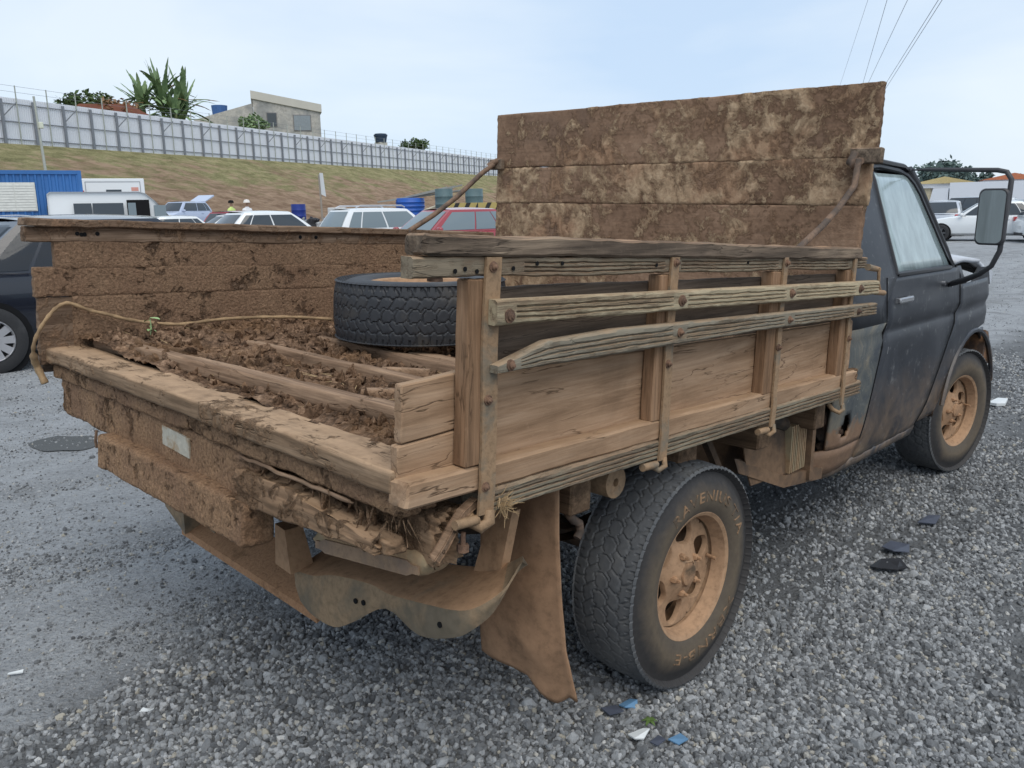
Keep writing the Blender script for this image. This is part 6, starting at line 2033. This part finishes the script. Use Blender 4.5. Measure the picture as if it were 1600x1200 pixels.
# salvage: drums, scrap, barriers
drum_blue = plain('drum_blue', (.02, .10, .42), .45, .4, 0, .3, 3)
drum_dark = plain('drum_green', (.10, .155, .165), .5, .4, 0, .6, 3)
def drum(label, loc, r_, h, mat, ribs=2, group=None, name='drum'):
    P = [(.0005, 0), (r_ * .96, 0), (r_, .02)]
    for k in range(ribs):
        z = h * (k + 1) / (ribs + 1)
        P += [(r_, z - .03), (r_ * 1.045, z), (r_, z + .03)]
    P += [(r_, h - .02), (r_ * .98, h), (r_ * .93, h), (r_ * .93, h - .04), (.0005, h - .04)]
    q = MB(); q.lathe(P, 20)
    o = obj(name, q, mat, None, smooth=40, origin=(0, 0, 0))
    o.location = loc
    return tag(o, label, 'drum', group)
def stack_block(label, x, y, sx, sy, h, mat, name, cat):
    q = MB(); q.board((x - sx / 2, y - sy / 2, ground_z(x, y)), (sx, 0, 0), (0, sy, 0), (0, 0, h), 3, 3, 3, ch=.03, amp=.02)
    return tag(obj(name, q, mat, None), label, cat)
stack_block('low brown soil-covered platform under the blue drum and the green drums', 20.3, 21.2, 4.6, 2.6, 1.28, MAT['chassis'], 'platform', 'platform')
drum('bright blue ribbed plastic drum left of the green drums', (19.35, 22.2, 1.18), .52, .74, drum_blue, 4)
drum('dull green oil drum with white stains, left of the pair', (19.35, 20.35, 1.40), .31, .80, drum_dark, 2, 'green oil drums on the platform')
drum('dull green oil drum next to the headboard, right of the pair', (20.05, 19.55, 1.40), .31, .78, drum_dark, 2, 'green oil drums on the platform')
drum('dark blue drum standing among the engine scrap', (17.3, 26.4, ground_z(17.3, 26.4) + 1.05), .27, .68, plain('drum_navy', (.02, .04, .22), .4), 2)
q = MB()
for k in range(9):
    a = Vector((18.4 + k * .09, 22.9 - k * .06, 1.80 + .012 * k)); b_ = Vector((20.2 + .2 * math.sin(k), 20.8 + .3 * math.cos(k * 2), 2.10 + .03 * k))
    q.tube([a, b_], .035, 4)
o = obj('pipe_bundle', q, plain('pipe_grey', (.3, .3, .28), .6, .3, .2, .4, 2), None)
tag(o, 'bundle of grey pipes and poles lying across the blue drum', 'pipes')
q = MB()
for (dx, dy, dz, s) in ((0, 0, 0, .5), (.5, -.4, .1, .35)):
    q.hexa([(19.0 + dx, 21.0 + dy, 1.3 + dz), (19.0 + dx + s, 20.7 + dy, 1.35 + dz), (19.2 + dx + s, 21 + dy, 1.35 + dz), (19.2 + dx, 21.3 + dy, 1.32 + dz), (19.0 + dx, 21 + dy, 1.46 + dz), (19 + dx + s, 20.7 + dy, 1.68 + dz), (19.2 + dx + s, 21 + dy, 1.70 + dz), (19.2 + dx, 21.3 + dy, 1.5 + dz)])
tag(obj('scrap_sheet', q, plain('scrap_cream', (.5, .45, .35), .7), None), 'bent cream sheet-metal scrap between the blue and green drums', 'scrap')
yel = plain('barrier_yellow', (.42, .33, .12), .6); blk = plain('barrier_black', (.03, .03, .03), .6)
for i, (bx_, by_) in enumerate(((19.35, 19.35), (20.1, 18.55))):
    t = thing('striped_barrier', ['yellow and black striped barrier below the left green drum', 'yellow and black striped barrier next to the headboard'][i], 'barrier', (bx_, by_, 1.28), R(-46), 'striped barriers')
    if i == 0:
        q = MB(); q.bx(-.6, .6, -.03, .03, 0, .42); bar = obj('board', q, yel, t)
        strips_ = []
        for k in range(3):
            q = MB(); x = -.48 + k * .38
            q.hexa([(x, -.036, .002), (x + .15, -.036, .002), (x + .15, -.031, .002), (x, -.031, .002), (x + .2, -.036, .418), (x + .35, -.036, .418), (x + .35, -.031, .418), (x + .2, -.031, .418)])
            strips_.append(obj('stripe', q, blk, t))
    else:
        for o in [bar] + strips_:
            c = o.copy(); COL.objects.link(c); c.parent = t
stack_block('second low brown platform carrying the striped barriers', 19.75, 18.9, 1.9, 1.2, 1.28, MAT['chassis'], 'platform', 'platform')
# heap of engines: each lump is a separate thing
eng_m = [plain('engine_grey', (.22, .23, .24), .6, .4, .3, .5, 6), plain('engine_dark', (.05, .05, .055), .7, .3, .1, .5, 6), plain('engine_pale', (.48, .49, .5), .6, .3, 0, .3, 5)]
eq = random.Random(4)
ordn = ['first', 'second', 'third', 'fourth', 'fifth', 'sixth']
elab = [['grey engine block', 'black engine block', 'pale gearbox casing'][k % 3] + ' in the scrap heap, ' + ordn[k // 3] + ' of its colour from the left' for k in range(16)]
for k in range(16):
    x, y = 16.6 + k * .19 + eq.uniform(-.1, .1), 26.6 - k * .21 + eq.uniform(-.3, .3)
    h_ = eq.uniform(.35, .55); z = ground_z(x, y) + eq.uniform(.62, .86)
    q = MB()
    q.board((x, y, z), (eq.uniform(.35, .5), 0, 0), (0, eq.uniform(.3, .45), 0), (0, 0, h_), 3, 3, 3, ch=.05, amp=.05, fr=7, seed=k)
    for j in range(3):
        a = Vector((x + eq.uniform(0, .4), y + eq.uniform(0, .3), z + h_ * .8)); q.tube([a, a + Vector((eq.uniform(-.1, .1), eq.uniform(-.2, .1), eq.uniform(.05, .16)))], eq.uniform(.03, .07), 7)
    mi = k % 3
    tag(obj('engine_block', q, eng_m[mi], None), elab[k], 'engine', 'engines in the scrap heap')
q = MB()
for i in range(2):
    pass
q.board((16.4, 22.9, ground_z(17.5, 24.8)), (2.9, 0, 0), (0, 3.9, 0), (0, 0, .75), 8, 8, 2, ch=.1, amp=.1, fr=2)
tag(obj('scrap_bed', q, MAT['chassis'], None), 'dark low heap under the engine blocks', 'heap')
q = MB(); q.board((17.25, 24.4, ground_z(17.2, 24.5) + 1.0), (.5, -.4, 0), (.2, .2, 0), (0, 0, .62), 2, 2, 2, ch=.02)
tag(obj('white_box', q, MAT['head_clear'], None), 'square white appliance box beside the signpost', 'box')

# ------------------------------------------------------------------ two workers
def skin_person(label, loc, rz, shirt, trousers, headm, helmet=None, group=None):
    t = thing('person', label, 'person', loc, rz, group)
    V = [(0, 0, .95), (0, 0, 1.15), (0, 0, 1.38), (0, 0, 1.50), (0, .0, 1.58), (0, .015, 1.70), (.17, 0, 1.42), (.24, .02, 1.15), (.22, .16, .96), (-.17, 0, 1.42), (-.24, .02, 1.15), (-.22, .14, .96), (.10, 0, .90), (.11, .03, .5), (.11, 0, .08), (.11, .12, .04), (-.10, 0, .90), (-.11, -.02, .5), (-.11, -.06, .08), (-.11, .06, .04)]
    E_ = [(0, 1), (1, 2), (2, 3), (3, 4), (4, 5), (2, 6), (6, 7), (7, 8), (2, 9), (9, 10), (10, 11), (0, 12), (12, 13), (13, 14), (14, 15), (0, 16), (16, 17), (17, 18), (18, 19)]
    rad = [.15, .14, .17, .07, .065, .11, .075, .05, .04, .075, .05, .04, .10, .07, .05, .045, .10, .07, .05, .045]
    me = bpy.data.meshes.new('body'); me.from_pydata(V, E_, [])
    o = bpy.data.objects.new('body', me); ORG[o] = Vector((0, 0, 0)); link(o, t)
    for m_ in (shirt, trousers, headm):
        me.materials.append(m_)
    md = o.modifiers.new('skin', 'SKIN'); md.use_smooth_shade = True
    for v_, r_ in zip(me.skin_vertices[0].data, rad):
        v_.radius = (r_, r_ * .8)
    me.skin_vertices[0].data[0].use_root = True
    o.modifiers.new('sub', 'SUBSURF').levels = 1
    dg = bpy.context.evaluated_depsgraph_get()
    m2 = bpy.data.meshes.new_from_object(o.evaluated_get(dg))
    o.modifiers.clear(); o.data = m2
    m2.materials.clear()
    for m_ in (shirt, trousers, headm):
        m2.materials.append(m_)
    for p in m2.polygons:
        p.material_index = 1 if p.center.z < .92 else 2 if (p.center.z > 1.53 or (p.center.z < 1.05 and abs(p.center.x) > .17)) else 0
        p.use_smooth = True
    q = MB()
    if helmet:
        q.lathe([(.165, 1.72), (.135, 1.735), (.13, 1.79), (.09, 1.84), (.0005, 1.86)], 16)
        obj('helmet', q, helmet, t, smooth=60)
    else:
        q.lathe([(.118, 1.70), (.122, 1.76), (.09, 1.815), (.0005, 1.832)], 14)
        obj('hair', q, MAT['dark'], t, smooth=60)
    for s in (-1, 1):
        q = MB(); q.lathe([(.0005, -.012), (.012, 0), (.0005, .012)], 8, Matrix.Translation((s * .04, .105, 1.70)))
        obj('eye', q, MAT['dark'], t)
    return t
skinm = plain('skin', (.32, .19, .13), .6)
skin_person('standing worker with dark hair in a yellow-green vest behind the red car', gp(18.2, 33.2), R(200), plain('vest_lime', (.55, .68, .22), .7), plain('jeans', (.06, .08, .14), .8), skinm)
skin_person('standing worker in a white shirt and pale cap behind the red car', gp(18.8, 32.9), R(170), plain('shirt_white', (.72, .72, .74), .8), plain('trousers_grey', (.1, .1, .11), .8), skinm, plain('cap_pale', (.7, .66, .62), .6))

# ------------------------------------------------------------------ far right: lorries, sheds, trees
def shed(label, x, y, sx, sy, h, wall, roof_c, rz, name='shed', cat='shed'):
    t = thing(name, label, cat, (x, y, 0), rz)
    q = MB(); q.bx(-sx / 2, sx / 2, -sy / 2, sy / 2, 0, h)
    obj('wall', q, wall, t)
    q = MB(); q.prism([(-sx / 2 - .3, -sy / 2 - .3, h), (-sx / 2 - .3, sy / 2 + .3, h), (-sx / 2 - .3, 0, h + sy * .12)], (sx + .6, 0, 0))
    obj('roof', q, roof_c, t)
    q = MB(); q.bx(-sx / 2 - .03, -sx / 2 + .03, -1.2, 1.2, 0, min(3, h * .8))
    obj('door', q, steel_m, t)
    return t
pale = plain('shed_pale', (.52, .53, .55), .7, .2, 0, .1, .3)
whi = plain('shed_white', (.66, .68, .72), .6, .3, 0, .06, .2)
yl = plain('shed_yellow', (.5, .4, .2), .8); orr = plain('shed_orange', (.48, .17, .09), .8); tan_ = plain('shed_tan', (.46, .40, .28), .8)
shed('white shed with a dull yellow roof far behind the mirror arm', 118, 34.5, 8, 7, 3.6, whi, yl, R(20))
shed('pale tan shed left of the yellow-roofed shed', 112, 37.5, 8, 7, 3.0, tan_, pale, R(15))
shed('white shed with an orange roof directly left of the mirror', 112, 25.2, 7, 6, 3.7, whi, orr, R(18))
shed('long white warehouse with a low roof at the right edge', 128, 17.5, 20, 18, 4.9, whi, whi, R(14), 'warehouse', 'warehouse')
for i, (x, y, L_, mm) in enumerate(((86, 21.5, 8, whi), (88, 17.4, 9, pale))):
    t = thing('lorry', ['white box lorry far behind the white sedan', 'grey box lorry right of the white box lorry'][i], 'lorry', (x, y, 0), R(100))
    q = MB(); q.bx(-L_ / 2, L_ / 2 - 1.8, -1.2, 1.2, .9, 3.1); obj('box', q, mm, t)
    q = MB(); q.hexa([(L_ / 2 - 1.7, -1.1, .6), (L_ / 2, -1.1, .6), (L_ / 2, 1.1, .6), (L_ / 2 - 1.7, 1.1, .6), (L_ / 2 - 1.7, -1.1, 2.6), (L_ / 2 - .4, -1.1, 2.6), (L_ / 2 - .4, 1.1, 2.6), (L_ / 2 - 1.7, 1.1, 2.6)]); obj('cab', q, whi, t)
    for x_ in (-L_ / 2 + 1.2, L_ / 2 - .9):
        for y_ in (-1.05, 1.05):
            q = MB(); q.lathe([(.0005, -.14), (.48, -.14), (.5, 0), (.48, .14), (.0005, .14)], 18, Matrix.Translation((x_, y_, .5)) @ Matrix.Rotation(R(90), 4, 'X')); obj('wheel', q, MAT['car_tyre'], t, smooth=40)
tree('low rounded tree on the skyline left of the broad crown', (152, 52.5, 0), 5.4, 6.5, LEAF_HAZE, 31, 20, 60, .42)
tree('broad tallest tree on the skyline behind the mirror arm', (150, 44.2, 0), 7.4, 10.5, LEAF_HAZE, 32, 34, 70, .45)
tree('small umbrella-shaped tree right of the broad crown', (154, 40.0, 0), 6.2, 4.6, LEAF_HAZE, 33, 14, 60, .4)
tree('low dark tree above the orange-roofed shed', (152, 34.6, 0), 5.0, 6.0, LEAF_HAZE, 34, 20, 60, .42)
tree('round tree on the skyline just left of the mirror bracket', (158, 30.0, 0), 6.6, 8.2, LEAF_HAZE, 35, 26, 60, .45)
tree('rounded tree on the skyline at the right edge of the photo', (158, 25.2, 0), 7.2, 7.5, LEAF_HAZE, 36, 26, 60, .45)

# overhead power lines
def cable(label, a, b_, sag, r_):
    A, B = Vector(a), Vector(b_)
    q = MB(); q.tube([A.lerp(B, k / 24) - Vector((0, 0, sag * (1 - (2 * k / 24 - 1) ** 2))) for k in range(25)], r_, 5)
    return tag(obj('power_line', q, MAT['cable'], None), label, 'cable', 'overhead power lines')
MAT['cable'] = plain('cable', (.28, .3, .34), .6)
cable('faint leftmost power line in the sky above the headboard', (-16.393, -15.600, 21.953), (273.711, 120.069, 21.953), 0, .018)
cable('second power line from the left above the headboard', (-26.485, -18.419, 21.953), (294.637, 121.108, 21.953), 0, .03)
cable('middle power line of the five above the headboard', (-45.104, -31.620, 21.953), (330.064, 139.192, 21.953), 0, .03)
cable('rightmost power line above the headboard', (-93.355, -57.062, 21.953), (417.937, 174.950, 21.953), 0, .036)
cable('power line just left of the rightmost one', (-54.950, -39.567, 21.953), (353.099, 146.532, 21.953), 0, .036)
